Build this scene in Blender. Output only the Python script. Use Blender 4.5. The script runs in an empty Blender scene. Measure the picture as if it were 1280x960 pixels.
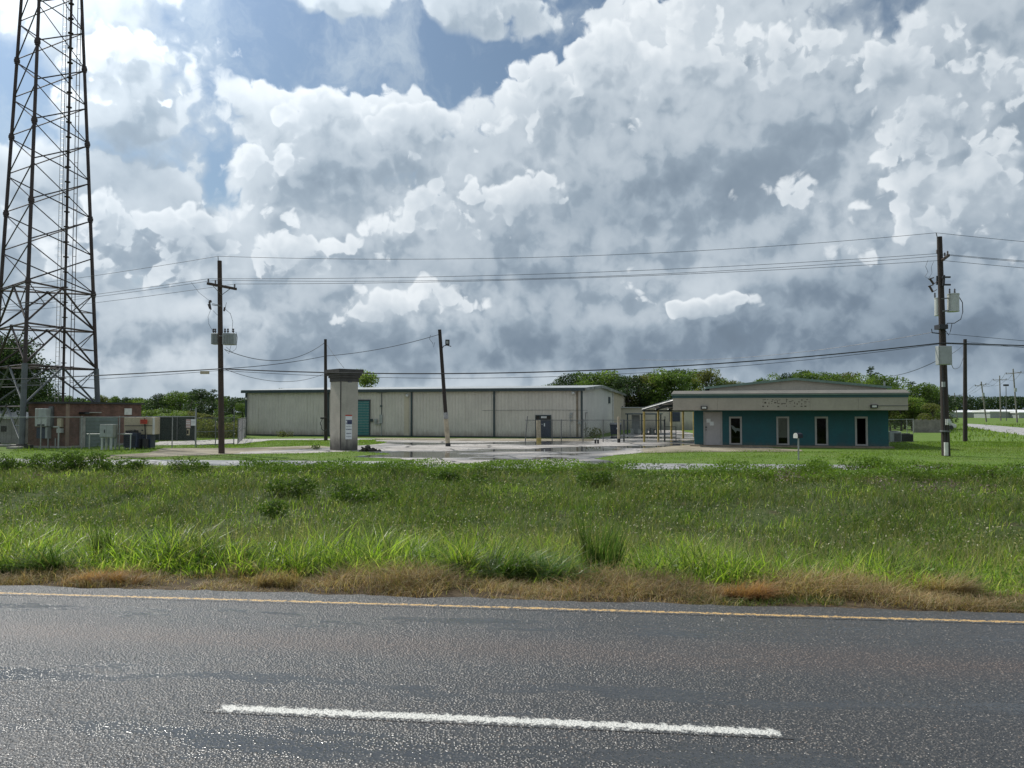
import bpy, bmesh, math, random
import numpy as np
from mathutils import Vector, Matrix
R = math.radians
S = bpy.context.scene
C = S.collection
rng = np.random.default_rng(7)
random.seed(7)

# ------------------------------------------------------------------ camera
CAMZ = 1.85
PITCH = math.atan(35/960)
cam_d = bpy.data.cameras.new("camera"); cam_d.lens = 27.0; cam_d.sensor_width = 36.0
cam_d.clip_end = 4000; cam_d.clip_start = 0.05
cam = bpy.data.objects.new("camera", cam_d); C.objects.link(cam)
cam.location = (0, 0, CAMZ); cam.rotation_euler = (R(90)+PITCH, 0, 0)
S.camera = cam
S.render.resolution_x = 1024; S.render.resolution_y = 768
S.view_settings.view_transform = 'Standard'; S.view_settings.look = 'None'
S.view_settings.gamma = 1.0; S.view_settings.use_curve_mapping = False
S.view_settings.exposure = 0.0

# ------------------------------------------------------------------ sun and sky
SUN_EL, SUN_AZ = 50, -48          # azimuth measured from +Y (view direction) towards +X
sd = Vector((math.sin(R(SUN_AZ))*math.cos(R(SUN_EL)), math.cos(R(SUN_AZ))*math.cos(R(SUN_EL)), math.sin(R(SUN_EL))))
sun_d = bpy.data.lights.new("sun", 'SUN'); sun_d.energy = 3.6; sun_d.angle = R(0.6); sun_d.color = (1.0, 0.95, 0.87)
sun = bpy.data.objects.new("sun", sun_d); C.objects.link(sun)
sun.rotation_euler = sd.to_track_quat('Z', 'Y').to_euler(); sun.location = (0, 0, 60)

W = bpy.data.worlds.new("World"); S.world = W; W.use_nodes = True
W.cycles.sampling_method = 'MANUAL'; W.cycles.sample_map_resolution = 256

class NT:
    """small helper for writing node trees as expressions"""
    def __init__(s, tree): s.t = tree; s.n = tree.nodes; s.l = tree.links
    def new(s, typ, **kw):
        n = s.n.new(typ)
        for k, v in kw.items(): setattr(n, k, v)
        return n
    def put(s, sock, v):
        if v is None: return
        if isinstance(v, bpy.types.NodeSocket): s.l.new(v, sock)
        else: sock.default_value = v
    def m(s, op, a, b=None, c=None, clamp=False):
        n = s.new('ShaderNodeMath', operation=op); n.use_clamp = clamp
        s.put(n.inputs[0], a); s.put(n.inputs[1], b); s.put(n.inputs[2], c)
        return n.outputs[0]
    def add(s, a, b): return s.m('ADD', a, b)
    def sub(s, a, b): return s.m('SUBTRACT', a, b)
    def mul(s, a, b): return s.m('MULTIPLY', a, b)
    def v(s, op, a, b=None, c=None):
        n = s.new('ShaderNodeVectorMath', operation=op)
        s.put(n.inputs[0], a)
        if op == 'SCALE': s.put(n.inputs['Scale'], b)
        else:
            s.put(n.inputs[1], b); s.put(n.inputs[2], c)
        return n.outputs['Value'] if op in ('LENGTH', 'DOT_PRODUCT', 'DISTANCE') else n.outputs[0]
    def comb(s, x, y, z=0.0):
        n = s.new('ShaderNodeCombineXYZ'); s.put(n.inputs[0], x); s.put(n.inputs[1], y); s.put(n.inputs[2], z); return n.outputs[0]
    def sep(s, a):
        n = s.new('ShaderNodeSeparateXYZ'); s.put(n.inputs[0], a); return n.outputs
    def ramp(s, f, a, b, lo=0.0, hi=1.0, smooth=True):
        n = s.new('ShaderNodeMapRange'); n.interpolation_type = 'SMOOTHSTEP' if smooth else 'LINEAR'; n.clamp = True
        s.put(n.inputs[0], f); s.put(n.inputs[1], a); s.put(n.inputs[2], b); s.put(n.inputs[3], lo); s.put(n.inputs[4], hi)
        return n.outputs[0]
    def mix(s, f, a, b, blend='MIX'):
        n = s.new('ShaderNodeMix', data_type='RGBA', blend_type=blend)
        s.put(n.inputs[0], f)
        s.put(n.inputs[6], a if isinstance(a, bpy.types.NodeSocket) else (*a, 1)[:4])
        s.put(n.inputs[7], b if isinstance(b, bpy.types.NodeSocket) else (*b, 1)[:4])
        return n.outputs[2]
    def noise(s, vec, scale, detail=4, rough=0.5, dist=0.0, out=0, **kw):
        n = s.new('ShaderNodeTexNoise', **kw); s.put(n.inputs['Vector'], vec)
        s.put(n.inputs['Scale'], scale); s.put(n.inputs['Detail'], detail); s.put(n.inputs['Roughness'], rough); s.put(n.inputs['Distortion'], dist)
        return n.outputs[out]
    def vor(s, vec, scale, feature='F1', detail=0.0, rough=0.5, out='Distance', smooth=None, rand=1.0, dim2=True):
        n = s.new('ShaderNodeTexVoronoi', feature=feature, **({'voronoi_dimensions': '2D'} if dim2 else {})); s.put(n.inputs['Vector'], vec); s.put(n.inputs['Scale'], scale)
        if 'Detail' in n.inputs: s.put(n.inputs['Detail'], detail); s.put(n.inputs['Roughness'], rough)
        if smooth is not None: s.put(n.inputs['Smoothness'], smooth)
        s.put(n.inputs['Randomness'], rand)
        return n.outputs[out]

def build_sky():
    t = NT(W.node_tree); t.n.clear(); d2 = dict(noise_dimensions='2D')
    def ang(px, py):
        a = math.atan((px-640)/960); return a, math.atan((515-py)/960*math.cos(a))
    def blob(T, px, py, rx, ry, w, Pv):
        a, e = ang(px, py)
        d = T.v('LENGTH', T.v('MULTIPLY', T.v('SUBTRACT', Pv, (a, e, 0)), (960/rx, 960/ry, 0))); return T.ramp(d, 0.0, 1.0, w, 0.0)
    def density(name, blobs, base, ofs, w1, f1, d1, w2, f2, w3, f3):
        g = bpy.data.node_groups.new(name, 'ShaderNodeTree')
        g.interface.new_socket("P", in_out='INPUT', socket_type='NodeSocketVector'); g.interface.new_socket("D", in_out='OUTPUT', socket_type='NodeSocketFloat')
        T = NT(g); gi = T.new('NodeGroupInput'); go = T.new('NodeGroupOutput'); P = gi.outputs[0]; Po = T.v('ADD', P, ofs)
        P1 = T.v('ADD', P, T.v('SCALE', T.v('SUBTRACT', T.noise(Po, 6.0, 3, 0.6, out=1, **d2), (0.5, 0.5, 0.5)), 0.10))
        Pf = T.v('ADD', Po, T.v('SCALE', T.v('SUBTRACT', T.noise(Po, 26.0, 2, 0.6, out=1, **d2), (0.5, 0.5, 0.5)), 0.030))
        tot = None
        for b in blobs:
            o = blob(T, *b, P1); tot = o if tot is None else T.add(tot, o)
        D = T.add(T.mul(T.sub(T.noise(Pf, f1, d1, 0.61, **d2), 0.5), w1), T.add(tot, base))
        def bill(sc, det): q = T.vor(Pf, sc, 'F1', det, 0.5); return T.sub(0.30, T.mul(q, q))
        if w2: D = T.add(D, T.mul(bill(f2, 2.0), w2))
        if w3: D = T.add(D, T.mul(bill(f3, 1.0), w3))
        T.l.new(D, go.inputs[0]); return g
    gA = density("cloud_back", HOLES + BUMPS, 0.30, (0, 0, 0), 1.5, 4.6, 9, 0.26, 10.0, 0.12, 40.0)
    gB = density("cloud_front", FRONT, -0.26, (3.7, 1.9, 0), 1.3, 6.0, 8, 0.50, 9.0, 0.26, 38.0)
    tc = t.new('ShaderNodeTexCoord'); dirv = t.v('NORMALIZE', tc.outputs['Generated'])
    s = t.sep(dirv)
    az = t.m('ARCTAN2', s[0], s[1]); hyp = t.m('SQRT', t.add(t.mul(s[0], s[0]), t.mul(s[1], s[1])))
    el = t.m('MAXIMUM', t.m('ARCTAN2', s[2], hyp), 0.0)
    P = t.comb(az, el, 0.0)
    def dens(g, off=None):
        n = t.new('ShaderNodeGroup'); n.node_tree = g
        t.put(n.inputs[0], t.v('ADD', P, off) if off else P); return n.outputs[0]
    clampv = lambda x, lo, hi: t.m('MAXIMUM', t.m('MINIMUM', x, hi), lo)
    softv = lambda x, k: t.m('DIVIDE', x, t.add(1.0, t.mul(t.m('ABSOLUTE', x), 1/k)))
    # back layer: broad soft grey and white masses
    A0 = dens(gA); A1 = dens(gA, (-0.016, 0.026, 0))
    soft = t.ramp(t.noise(P, 3.5, 1, 0.5, **d2), 0.42, 0.62, 0.12, 0.38)
    coverA = t.ramp(A0, -0.03, t.m('MULTIPLY', soft, t.ramp(t.sub(A0, A1), -0.06, 0.10, 1.5, 0.8)))
    brA = t.add(t.sub(0.75, t.mul(t.ramp(A0, 0.0, 0.8), 0.20)), softv(t.mul(t.sub(A0, A1), 0.85), 0.24))
    # front layer: crisp-edged cumulus heads
    B0 = dens(gB); B1 = dens(gB, (-0.012, 0.018, 0))
    coverB = t.ramp(B0, -0.02, t.ramp(t.sub(B0, B1), -0.06, 0.12, 0.70, 0.14))
    brB = t.add(t.sub(0.82, t.mul(t.ramp(B0, 0.0, 0.55), 0.22)), softv(t.mul(t.sub(B0, B1), 0.95), 0.26))
    warpn = t.noise(P, 6.0, 5, 0.6, out=1, **d2)
    Pw = t.v('ADD', P, t.v('SCALE', t.v('SUBTRACT', warpn, (0.5, 0.5, 0.5)), 0.16))
    mac = None
    for b in LIGHTS:
        o = blob(t, *b, Pw); mac = o if mac is None else t.add(mac, o)
    brA = t.add(brA, mac); brB = t.add(brB, t.mul(mac, 0.9))
    def ramp_col(br):
        cr = t.new('ShaderNodeValToRGB'); t.put(cr.inputs[0], clampv(br, 0.10, 1.0)); e = cr.color_ramp.elements
        e[0].position = 0.10; e[0].color = (0.135, 0.178, 0.232, 1); e[1].position = 1.0; e[1].color = (0.84, 0.89, 0.93, 1)
        for p, c in ((0.30, (0.195, 0.255, 0.328)), (0.52, (0.325, 0.400, 0.478)), (0.76, (0.575, 0.645, 0.710))):
            q = e.new(p); q.color = (*c, 1)
        return cr.outputs[0]
    sky = t.new('ShaderNodeTexSky', sky_type='NISHITA'); sky.sun_disc = False
    sky.sun_elevation = R(SUN_EL); sky.sun_rotation = R(SUN_AZ); sky.air_density = 1.0; sky.dust_density = 0.4; sky.ozone_density = 2.0
    blue = t.v('MULTIPLY', sky.outputs[0], (SKYB*1.0, SKYB*1.0, SKYB*0.92))
    wisp = t.ramp(t.noise(t.v('ADD', P, t.v('SCALE', warpn, 0.12)), 7.0, 8, 0.62, **d2), 0.42, 0.80, 0.05, 0.75)
    blue = t.mix(wisp, blue, (0.50, 0.58, 0.65))
    col = t.mix(coverA, blue, ramp_col(brA)); col = t.mix(t.mul(coverB, 0.92), col, ramp_col(brB))
    hz = t.ramp(el, 0.0, 0.060, 0.65, 0.0)
    col = t.mix(hz, col, t.mix(t.ramp(az, -0.1, 0.6), (0.52, 0.60, 0.665), (0.30, 0.39, 0.48)))
    # glow added around the unseen sun at upper left, for road sheen and backlight
    gl = t.m('MAXIMUM', t.v('DOT_PRODUCT', dirv, tuple(sd)), 0.0)
    col = t.v('SCALE', col, t.m('MULTIPLY_ADD', t.m('POWER', gl, 9.0), 2.2, 1.0))
    out = t.new('ShaderNodeOutputWorld'); bg = t.new('ShaderNodeBackground')
    t.put(bg.inputs[0], t.v('SCALE', col, 1/0.1)); bg.inputs[1].default_value = 0.1
    t.l.new(bg.outputs[0], out.inputs[0])

SKYB = 0.078
HOLES = [  # blue gaps, in photo pixels
    (450, 60, 300, 60, -0.95), (680, 58, 140, 42, -0.5), (300, 90, 80, 50, -0.35), (283, 245, 50, 100, -0.80), (20, 115, 80, 50, -0.5),
    (60, 165, 100, 30, -0.25), (215, 190, 90, 40, -0.32), (300, 165, 80, 40, -0.32), (1050, 20, 110, 35, -0.3)]
BUMPS = [
    (130, 60, 210, 95, 0.40), (420, 5, 140, 30, 0.62), (560, 10, 80, 25, 0.35), (800, 150, 260, 150, 0.60), (1040, 200, 520, 260, 0.75), (560, 330, 560, 190, 0.60), (940, 170, 130, 100, 0.35),
    (430, 190, 220, 90, 0.40), (180, 330, 230, 120, 0.50), (100, 440, 500, 100, 0.7), (900, 420, 800, 150, 0.7), (150, 260, 120, 70, 0.5), (170, 160, 120, 50, .35), (0, 300, 160, 160, .3), (1280, 420, 500, 200, .6), (640, 505, 1500, 70, 0.9)]
FRONT = [
    (170, 70, 150, 100, 0.75), (450, 150, 170, 70, 0.75), (560, 150, 120, 60, 0.5), (335, 205, 100, 70, 0.70), (225, 290, 110, 90, 0.75), (400, 320, 190, 80, 0.70), (620, 250, 170, 95, 0.80),
    (535, 385, 140, 50, 0.75), (880, 381, 120, 26, 0.85), (430, 400, 120, 30, 0.45), (860, 50, 260, 90, 0.80), (720, 125, 160, 95, 0.75), (1010, 70, 120, 50, 0.4), (1190, 225, 190, 100, 0.80), (1090, 300, 190, 60, 0.5),
    (930, 235, 130, 60, 0.5), (110, 250, 100, 60, 0.50), (1170, 90, 190, 100, 0.7), (80, 330, 130, 80, 0.6), (330, 420, 140, 30, 0.30), (660, 445, 110, 22, 0.45),
    (1000, 430, 420, 50, -0.35), (300, 445, 380, 40, -0.25), (850, 300, 120, 50, -0.3), (860, 150, 90, 60, -0.2)]
LIGHTS = [
    (150, 50, 260, 120, 0.08), (840, 50, 300, 100, 0.10), (620, 230, 120, 60, 0.10), (420, 290, 160, 70, 0.08), (545, 385, 150, 50, 0.15), (880, 380, 140, 34, 0.14), (1190, 240, 220, 80, 0.12),
    (250, 390, 160, 60, 0.12), (720, 250, 160, 70, -0.10), (590, 350, 220, 40, -0.08), (1000, 425, 620, 90, -0.18), (420, 450, 560, 60, -0.08), (860, 250, 170, 60, -0.06),
    (90, 220, 150, 50, -0.10), (480, 210, 180, 50, -0.08), (1260, 430, 240, 130, -0.10), (300, 480, 700, 26, 0.16)]
build_sky()

# ------------------------------------------------------------------ placing helpers
def P(px, py, Y):
    """world point at world depth Y on the sight line of a photo pixel (1280x960)"""
    u = (px-640)/960; v = (480-py)/960
    y = math.cos(PITCH) - v*math.sin(PITCH); z = math.sin(PITCH) + v*math.cos(PITCH)
    k = Y/y
    return Vector((u*k, Y, CAMZ + z*k))
GZ = -0.40
def G(px, py, z=GZ):
    u = (px-640)/960; v = (480-py)/960
    y = math.cos(PITCH) - v*math.sin(PITCH); zz = math.sin(PITCH) + v*math.cos(PITCH)
    k = (z-CAMZ)/zz
    return Vector((u*k, y*k, z))
def lin(r, g, b):
    f = lambda c: (c/255/12.92) if c/255 <= 0.04045 else ((c/255+0.055)/1.055)**2.4
    return (f(r), f(g), f(b))

# ------------------------------------------------------------------ mesh building
class MB:
    def __init__(s): s.v = []; s.f = []
    def add(s, vs, fs):
        n = len(s.v); s.v += [Vector(p) for p in vs]; s.f += [tuple(i+n for i in f) for f in fs]; return s
    def quad(s, a, b, c, d): return s.add([a, b, c, d], [(0, 1, 2, 3)])
    def box(s, c, size, rot=None):
        hx, hy, hz = (k/2 for k in size); vs = []
        for x in (-hx, hx):
            for y in (-hy, hy):
                for z in (-hz, hz):
                    p = Vector((x, y, z)); vs.append((rot @ p if rot else p) + Vector(c))
        return s.add(vs, [(0, 1, 3, 2), (4, 6, 7, 5), (0, 4, 5, 1), (2, 3, 7, 6), (0, 2, 6, 4), (1, 5, 7, 3)])
    def b2(s, x0, x1, y0, y1, z0, z1): return s.box(((x0+x1)/2, (y0+y1)/2, (z0+z1)/2), (abs(x1-x0), abs(y1-y0), abs(z1-z0)))
    def tube(s, p0, p1, r0, r1=None, n=8, cap=True):
        p0, p1 = Vector(p0), Vector(p1); r1 = r0 if r1 is None else r1
        d = (p1-p0); 
        if d.length < 1e-6: return s
        q = d.to_track_quat('Z', 'Y'); vs = []
        for p, r in ((p0, r0), (p1, r1)):
            for i in range(n):
                a = 2*math.pi*i/n; vs.append(p + q @ Vector((r*math.cos(a), r*math.sin(a), 0)))
        fs = [(i, (i+1) % n, n+(i+1) % n, n+i) for i in range(n)]
        if cap: fs += [tuple(range(n))[::-1], tuple(range(n, 2*n))]
        return s.add(vs, fs)
    def path(s, pts, r, n=6):
        pts = [Vector(p) for p in pts]; rs = r if isinstance(r, (list, tuple)) else [r]*len(pts)
        vs = []; fs = []
        for i, p in enumerate(pts):
            d = (pts[min(i+1, len(pts)-1)] - pts[max(i-1, 0)]).normalized()
            up = Vector((0, 0, 1)) if abs(d.z) < 0.95 else Vector((1, 0, 0))
            a = d.cross(up).normalized(); b = a.cross(d)
            for k in range(n):
                t = 2*math.pi*k/n; vs.append(p + a*math.cos(t)*rs[i] + b*math.sin(t)*rs[i])
        for i in range(len(pts)-1):
            for k in range(n):
                fs.append((i*n+k, i*n+(k+1) % n, (i+1)*n+(k+1) % n, (i+1)*n+k))
        fs += [tuple(range(n))[::-1], tuple(range((len(pts)-1)*n, len(pts)*n))]
        return s.add(vs, fs)
    def prism(s, poly, z0, z1):
        n = len(poly); vs = [(x, y, z0) for x, y in poly] + [(x, y, z1) for x, y in poly]
        fs = [tuple(range(n))[::-1], tuple(range(n, 2*n))] + [(i, (i+1) % n, n+(i+1) % n, n+i) for i in range(n)]
        return s.add(vs, fs)
    def extr(s, poly, d):
        """polygon of 3-D points extruded by vector d"""
        n = len(poly); poly = [Vector(p) for p in poly]; d = Vector(d)
        return s.add(poly+[p+d for p in poly], [tuple(range(n))[::-1], tuple(range(n, 2*n))] + [(i, (i+1) % n, n+(i+1) % n, n+i) for i in range(n)])
    def dome(s, c, r, n=10, m=5, sz=1.0, full=False):
        vs = []; fs = []; c = Vector(c); lo = -math.pi/2 if full else 0
        for j in range(m+1):
            e = lo + (math.pi/2-lo)*j/m
            for i in range(n):
                a = 2*math.pi*i/n; vs.append(c+Vector((r*math.cos(e)*math.cos(a), r*math.cos(e)*math.sin(a), r*sz*math.sin(e))))
        for j in range(m):
            for i in range(n): fs.append((j*n+i, j*n+(i+1) % n, (j+1)*n+(i+1) % n, (j+1)*n+i))
        return s.add(vs, fs)
    def build(s, name, mat, parent=None, world=False, bevel=0.0, smooth=False):
        me = bpy.data.meshes.new(name)
        vs = s.v
        if world and parent is not None:
            r = parent
            while r.parent: r = r.parent
            M = (Matrix.Translation(r.location) @ r.rotation_euler.to_matrix().to_4x4()).inverted()
            vs = [M @ v for v in vs]
        me.from_pydata([tuple(v) for v in vs], [], s.f); me.update()
        if bevel or True:
            bm = bmesh.new(); bm.from_mesh(me); bmesh.ops.recalc_face_normals(bm, faces=bm.faces)
            if bevel: bmesh.ops.bevel(bm, geom=list(bm.edges), offset=bevel, segments=1, affect='EDGES', clamp_overlap=True)
            bm.to_mesh(me); bm.free()
        if smooth: me.polygons.foreach_set('use_smooth', [True]*len(me.polygons))
        me.materials.append(mat)
        o = bpy.data.objects.new(name, me); C.objects.link(o)
        if parent: o.parent = parent
        return o

def np_mesh(name, V, F, mat, parent=None, smooth=False):
    """V (n,3) float, F (m,4) int quads"""
    me = bpy.data.meshes.new(name); n, m = len(V), len(F); k = F.shape[1]
    me.vertices.add(n); me.vertices.foreach_set('co', V.astype(np.float32).ravel())
    me.loops.add(m*k); me.loops.foreach_set('vertex_index', F.astype(np.int32).ravel())
    me.polygons.add(m); me.polygons.foreach_set('loop_start', np.arange(0, m*k, k, dtype=np.int32)); 
    me.polygons.foreach_set('loop_total', np.full(m, k, dtype=np.int32))
    if smooth: me.polygons.foreach_set('use_smooth', np.ones(m, dtype=bool))
    me.update(calc_edges=True); me.materials.append(mat)
    o = bpy.data.objects.new(name, me); C.objects.link(o)
    if parent: o.parent = parent
    return o

def tag(o, label=None, cat=None, group=None, kind=None):
    if label: o['label'] = label
    if cat: o['category'] = cat
    if group: o['group'] = group
    if kind: o['kind'] = kind
    return o
def thing(name, label, cat, loc=(0, 0, 0), rz=0.0, group=None):
    o = bpy.data.objects.new(name, None); C.objects.link(o)
    o.location = loc; o.rotation_euler = (0, 0, rz); o.empty_display_size = 0.3
    return tag(o, label, cat, group)
def copy_tree(o, parent=None):
    c = o.copy(); C.objects.link(c)
    if parent: c.parent = parent
    for ch in [x for x in C.objects if x.parent == o]: copy_tree(ch, c)
    return c

# ------------------------------------------------------------------ materials
MATS = {}
def material(name, col, rough=0.6, metal=0.0, var=0.15, vscale=3.0, bump=0.0, bscale=40.0, streak=0.0, streakcol=(0.08, 0.06, 0.04), spec=0.5, dirt=None, world=True):
    """plain painted / weathered surface: colour with broad mottling, optional vertical streaks and stains near a height"""
    m = bpy.data.materials.new(name); m.use_nodes = True; t = NT(m.node_tree); t.n.clear()
    out = t.new('ShaderNodeOutputMaterial'); bs = t.new('ShaderNodeBsdfPrincipled'); t.l.new(bs.outputs[0], out.inputs[0])
    geo = t.new('ShaderNodeNewGeometry'); pos = geo.outputs['Position']
    n = t.noise(pos, vscale, 5, 0.6)
    f = t.ramp(n, 0.3, 0.7, 1.0-var, 1.0+var)
    c = t.v('SCALE', (*col,)[:3], f) if var else None
    c = c if c is not None else (*col, 1)
    if var:
        n2 = t.noise(pos, vscale*9, 3, 0.6); c = t.v('SCALE', c, t.ramp(n2, 0.3, 0.7, 1-var*0.5, 1+var*0.5))
    if streak:
        sp = t.v('MULTIPLY', pos, (1.0, 1.0, 0.06)); ns = t.noise(sp, 3.2, 5, 0.7)
        c = t.mix(t.ramp(ns, 0.52, 0.78, 0.0, streak), c, streakcol)
    if dirt:      # (z_low, z_high, amount, colour): splash-back grime at the foot of a wall
        z = t.sep(pos)[2]; sp = t.v('MULTIPLY', pos, (1.0, 1.0, 0.25)); nd = t.noise(sp, 2.6, 5, 0.7)
        zz = t.add(z, t.mul(t.sub(nd, 0.5), -1.6*(dirt[1]-dirt[0])))
        c = t.mix(t.ramp(zz, dirt[0], dirt[1], dirt[2], 0.0), c, dirt[3])
    t.put(bs.inputs['Base Color'], c)
    t.put(bs.inputs['Roughness'], t.ramp(n, 0.3, 0.7, max(0.02, rough-0.08), min(1.0, rough+0.08)))
    bs.inputs['Metallic'].default_value = metal; bs.inputs['Specular IOR Level'].default_value = spec
    if bump:
        b = t.new('ShaderNodeBump'); b.inputs['Strength'].default_value = bump; b.inputs['Distance'].default_value = 0.02
        t.put(b.inputs['Height'], t.noise(pos, bscale, 4, 0.6)); t.l.new(b.outputs[0], bs.inputs['Normal'])
    MATS[name] = m; return m

def leaf_material(name, cols, transl=0.45, rough=0.5, patch=None, transcol=1.25):
    """cols: list of colours picked per leaf or blade; patch: (colour, scale, lo, hi) of ground-scale patches"""
    m = bpy.data.materials.new(name); m.use_nodes = True; t = NT(m.node_tree); t.n.clear()
    out = t.new('ShaderNodeOutputMaterial'); geo = t.new('ShaderNodeNewGeometry')
    cr = t.new('ShaderNodeValToRGB'); t.put(cr.inputs[0], geo.outputs['Random Per Island'])
    e = cr.color_ramp.elements
    while len(e) > 1: e.remove(e[-1])
    e[0].position = 0; e[0].color = (*cols[0], 1)
    for i, c in enumerate(cols[1:]):
        q = e.new((i+1)/(len(cols)-1)); q.color = (*c, 1)
    c = cr.outputs[0]
    n = t.noise(geo.outputs['Position'], 0.9, 3, 0.6)
    c = t.v('SCALE', c, t.ramp(n, 0.3, 0.7, 0.72, 1.3))
    if patch:
        for pc, sc, lo, hi in patch:
            n = t.noise(geo.outputs['Position'], sc, 4, 0.6); c = t.mix(t.ramp(n, lo, hi), c, pc)
    d = t.new('ShaderNodeBsdfPrincipled'); t.put(d.inputs['Base Color'], c); d.inputs['Roughness'].default_value = rough
    d.inputs['Specular IOR Level'].default_value = 0.22
    tr = t.new('ShaderNodeBsdfTranslucent'); t.put(tr.inputs[0], t.v('MULTIPLY', c, (transcol*1.1, transcol*1.15, transcol*0.6)))
    mx = t.new('ShaderNodeMixShader'); mx.inputs[0].default_value = transl
    t.l.new(d.outputs[0], mx.inputs[1]); t.l.new(tr.outputs[0], mx.inputs[2]); t.l.new(mx.outputs[0], out.inputs[0])
    MATS[name] = m; return m

def glass_mat():
    m = bpy.data.materials.new("window_glass"); m.use_nodes = True; t = NT(m.node_tree); t.n.clear()
    out = t.new('ShaderNodeOutputMaterial'); gl = t.new('ShaderNodeBsdfGlossy'); gl.inputs['Roughness'].default_value = 0.04
    tr = t.new('ShaderNodeBsdfTransparent'); tr.inputs[0].default_value = (0.75, 0.78, 0.78, 1)
    fr = t.new('ShaderNodeFresnel'); fr.inputs[0].default_value = 1.5
    mx = t.new('ShaderNodeMixShader'); t.put(mx.inputs[0], t.m('MULTIPLY_ADD', fr.outputs[0], 0.35, 0.0))
    t.l.new(tr.outputs[0], mx.inputs[1]); t.l.new(gl.outputs[0], mx.inputs[2]); t.l.new(mx.outputs[0], out.inputs[0]); return m

cream = lin(196, 190, 176)
M_wall = material("ribbed_steel_cream", (0.60, 0.56, 0.50), 0.5, 0, 0.07, 0.6, streak=0.38, streakcol=(0.29, 0.26, 0.21), dirt=(-0.45, 0.30, 0.65, (0.20, 0.15, 0.10)))
M_wall2 = material("ribbed_steel_tan", (0.52, 0.46, 0.36), 0.5, 0, 0.06, 0.6, streak=0.3, streakcol=(0.36, 0.30, 0.22))
M_wall3 = material("ribbed_steel_pale", (0.66, 0.64, 0.59), 0.5, 0, 0.05, 0.6, streak=0.15, streakcol=(0.4, 0.37, 0.3), dirt=(-0.45, 0.0, 0.4, (0.25, 0.2, 0.14)))
M_trim = material("dark_green_trim", (0.035, 0.055, 0.060), 0.45, 0, 0.2, 2)
M_roof = material("galvanised_roof", (0.42, 0.43, 0.42), 0.35, 0.6, 0.12, 0.8, streak=0.3, streakcol=(0.25, 0.2, 0.16))
M_roofg = material("green_metal_edge", (0.14, 0.21, 0.17), 0.45, 0, 0.15, 1.5, streak=0.25)
M_tealdoor = material("teal_roller_door", (0.035, 0.205, 0.21), 0.45, 0, 0.1, 2, streak=0.2)
M_teal = material("teal_painted_block", (0.022, 0.100, 0.112), 0.75, 0, 0.13, 1.2, bump=0.5, bscale=25, streak=0.18, streakcol=(0.03, 0.09, 0.11), dirt=(-0.4, -0.05, 0.5, (0.12, 0.11, 0.08)))
M_darkteal = material("dark_teal_band", (0.030, 0.085, 0.095), 0.45, 0, 0.12, 1.5)
M_fascia = material("tan_fascia_panel", (0.38, 0.335, 0.28), 0.6, 0, 0.08, 0.7, streak=0.22, streakcol=(0.30, 0.24, 0.17))
M_white = material("dirty_white_paint", (0.62, 0.61, 0.58), 0.5, 0, 0.12, 4)
M_doorgrey = material("grey_pink_door", (0.42, 0.39, 0.385), 0.5, 0, 0.08, 2, streak=0.12)
M_frame = material("window_frame_tan", (0.36, 0.34, 0.32), 0.5, 0, 0.1, 3)
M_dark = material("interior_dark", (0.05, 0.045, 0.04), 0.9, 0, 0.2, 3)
M_black = material("black_metal", (0.02, 0.02, 0.022), 0.45, 0, 0.2, 5)
M_wood = material("creosote_pole_wood", (0.034, 0.025, 0.021), 0.8, 0, 0.25, 4, bump=0.6, bscale=30, streak=0.4, streakcol=(0.02, 0.015, 0.012))
M_woodbrown = material("brown_pole_wood", (0.062, 0.041, 0.031), 0.8, 0, 0.25, 4, bump=0.6, bscale=30, streak=0.4, streakcol=(0.03, 0.02, 0.015))
M_greywood = material("grey_fence_wood", (0.22, 0.20, 0.18), 0.85, 0, 0.25, 2, streak=0.4)
M_galv = material("galvanised_steel", (0.34, 0.35, 0.35), 0.45, 0.55, 0.18, 5, streak=0.2)
M_dullsteel = material("dull_weathered_steel", (0.16, 0.165, 0.165), 0.55, 0.3, 0.2, 5, streak=0.3)
M_tower = material("rusty_tower_steel", (0.055, 0.040, 0.038), 0.65, 0.15, 0.35, 1.3, streak=0.35, streakcol=(0.085, 0.035, 0.022))
M_towerbase = material("grey_tower_steel", (0.115, 0.125, 0.13), 0.55, 0.3, 0.2, 2, streak=0.3)
M_brick = None
M_greypaint = material("grey_enamel", (0.33, 0.35, 0.34), 0.4, 0, 0.1, 3, streak=0.15)
M_palegrey = material("pale_grey_enamel", (0.46, 0.48, 0.45), 0.4, 0, 0.1, 3, streak=0.12)
M_greygreen = material("grey_green_louvre", (0.16, 0.20, 0.185), 0.6, 0, 0.15, 2, streak=0.2)
M_tan = material("tan_enamel", (0.47, 0.40, 0.28), 0.55, 0, 0.12, 1.5, streak=0.35, streakcol=(0.22, 0.17, 0.1))
M_concrete = material("weathered_concrete", (0.36, 0.34, 0.31), 0.85, 0, 0.18, 2.5, bump=0.4, bscale=35)
M_stucco = material("stained_stucco", (0.42, 0.39, 0.335), 0.85, 0, 0.10, 1.5, bump=0.4, bscale=60, streak=0.25, streakcol=(0.16, 0.15, 0.12), dirt=(-0.35, 0.75, 0.85, (0.045, 0.043, 0.038)))
M_capdark = material("dark_mould_stucco", (0.065, 0.060, 0.058), 0.8, 0, 0.3, 2.5, streak=0.4, streakcol=(0.03, 0.03, 0.03))
M_yellow = material("faded_yellow_paint", (0.50, 0.38, 0.12), 0.6, 0, 0.2, 3, streak=0.35, streakcol=(0.16, 0.09, 0.04))
M_red = material("red_sign_paint", (0.50, 0.06, 0.03), 0.5, 0, 0.1, 6)
M_signred = material("faded_pink_sign", (0.50, 0.36, 0.34), 0.5, 0, 0.1, 6)
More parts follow.
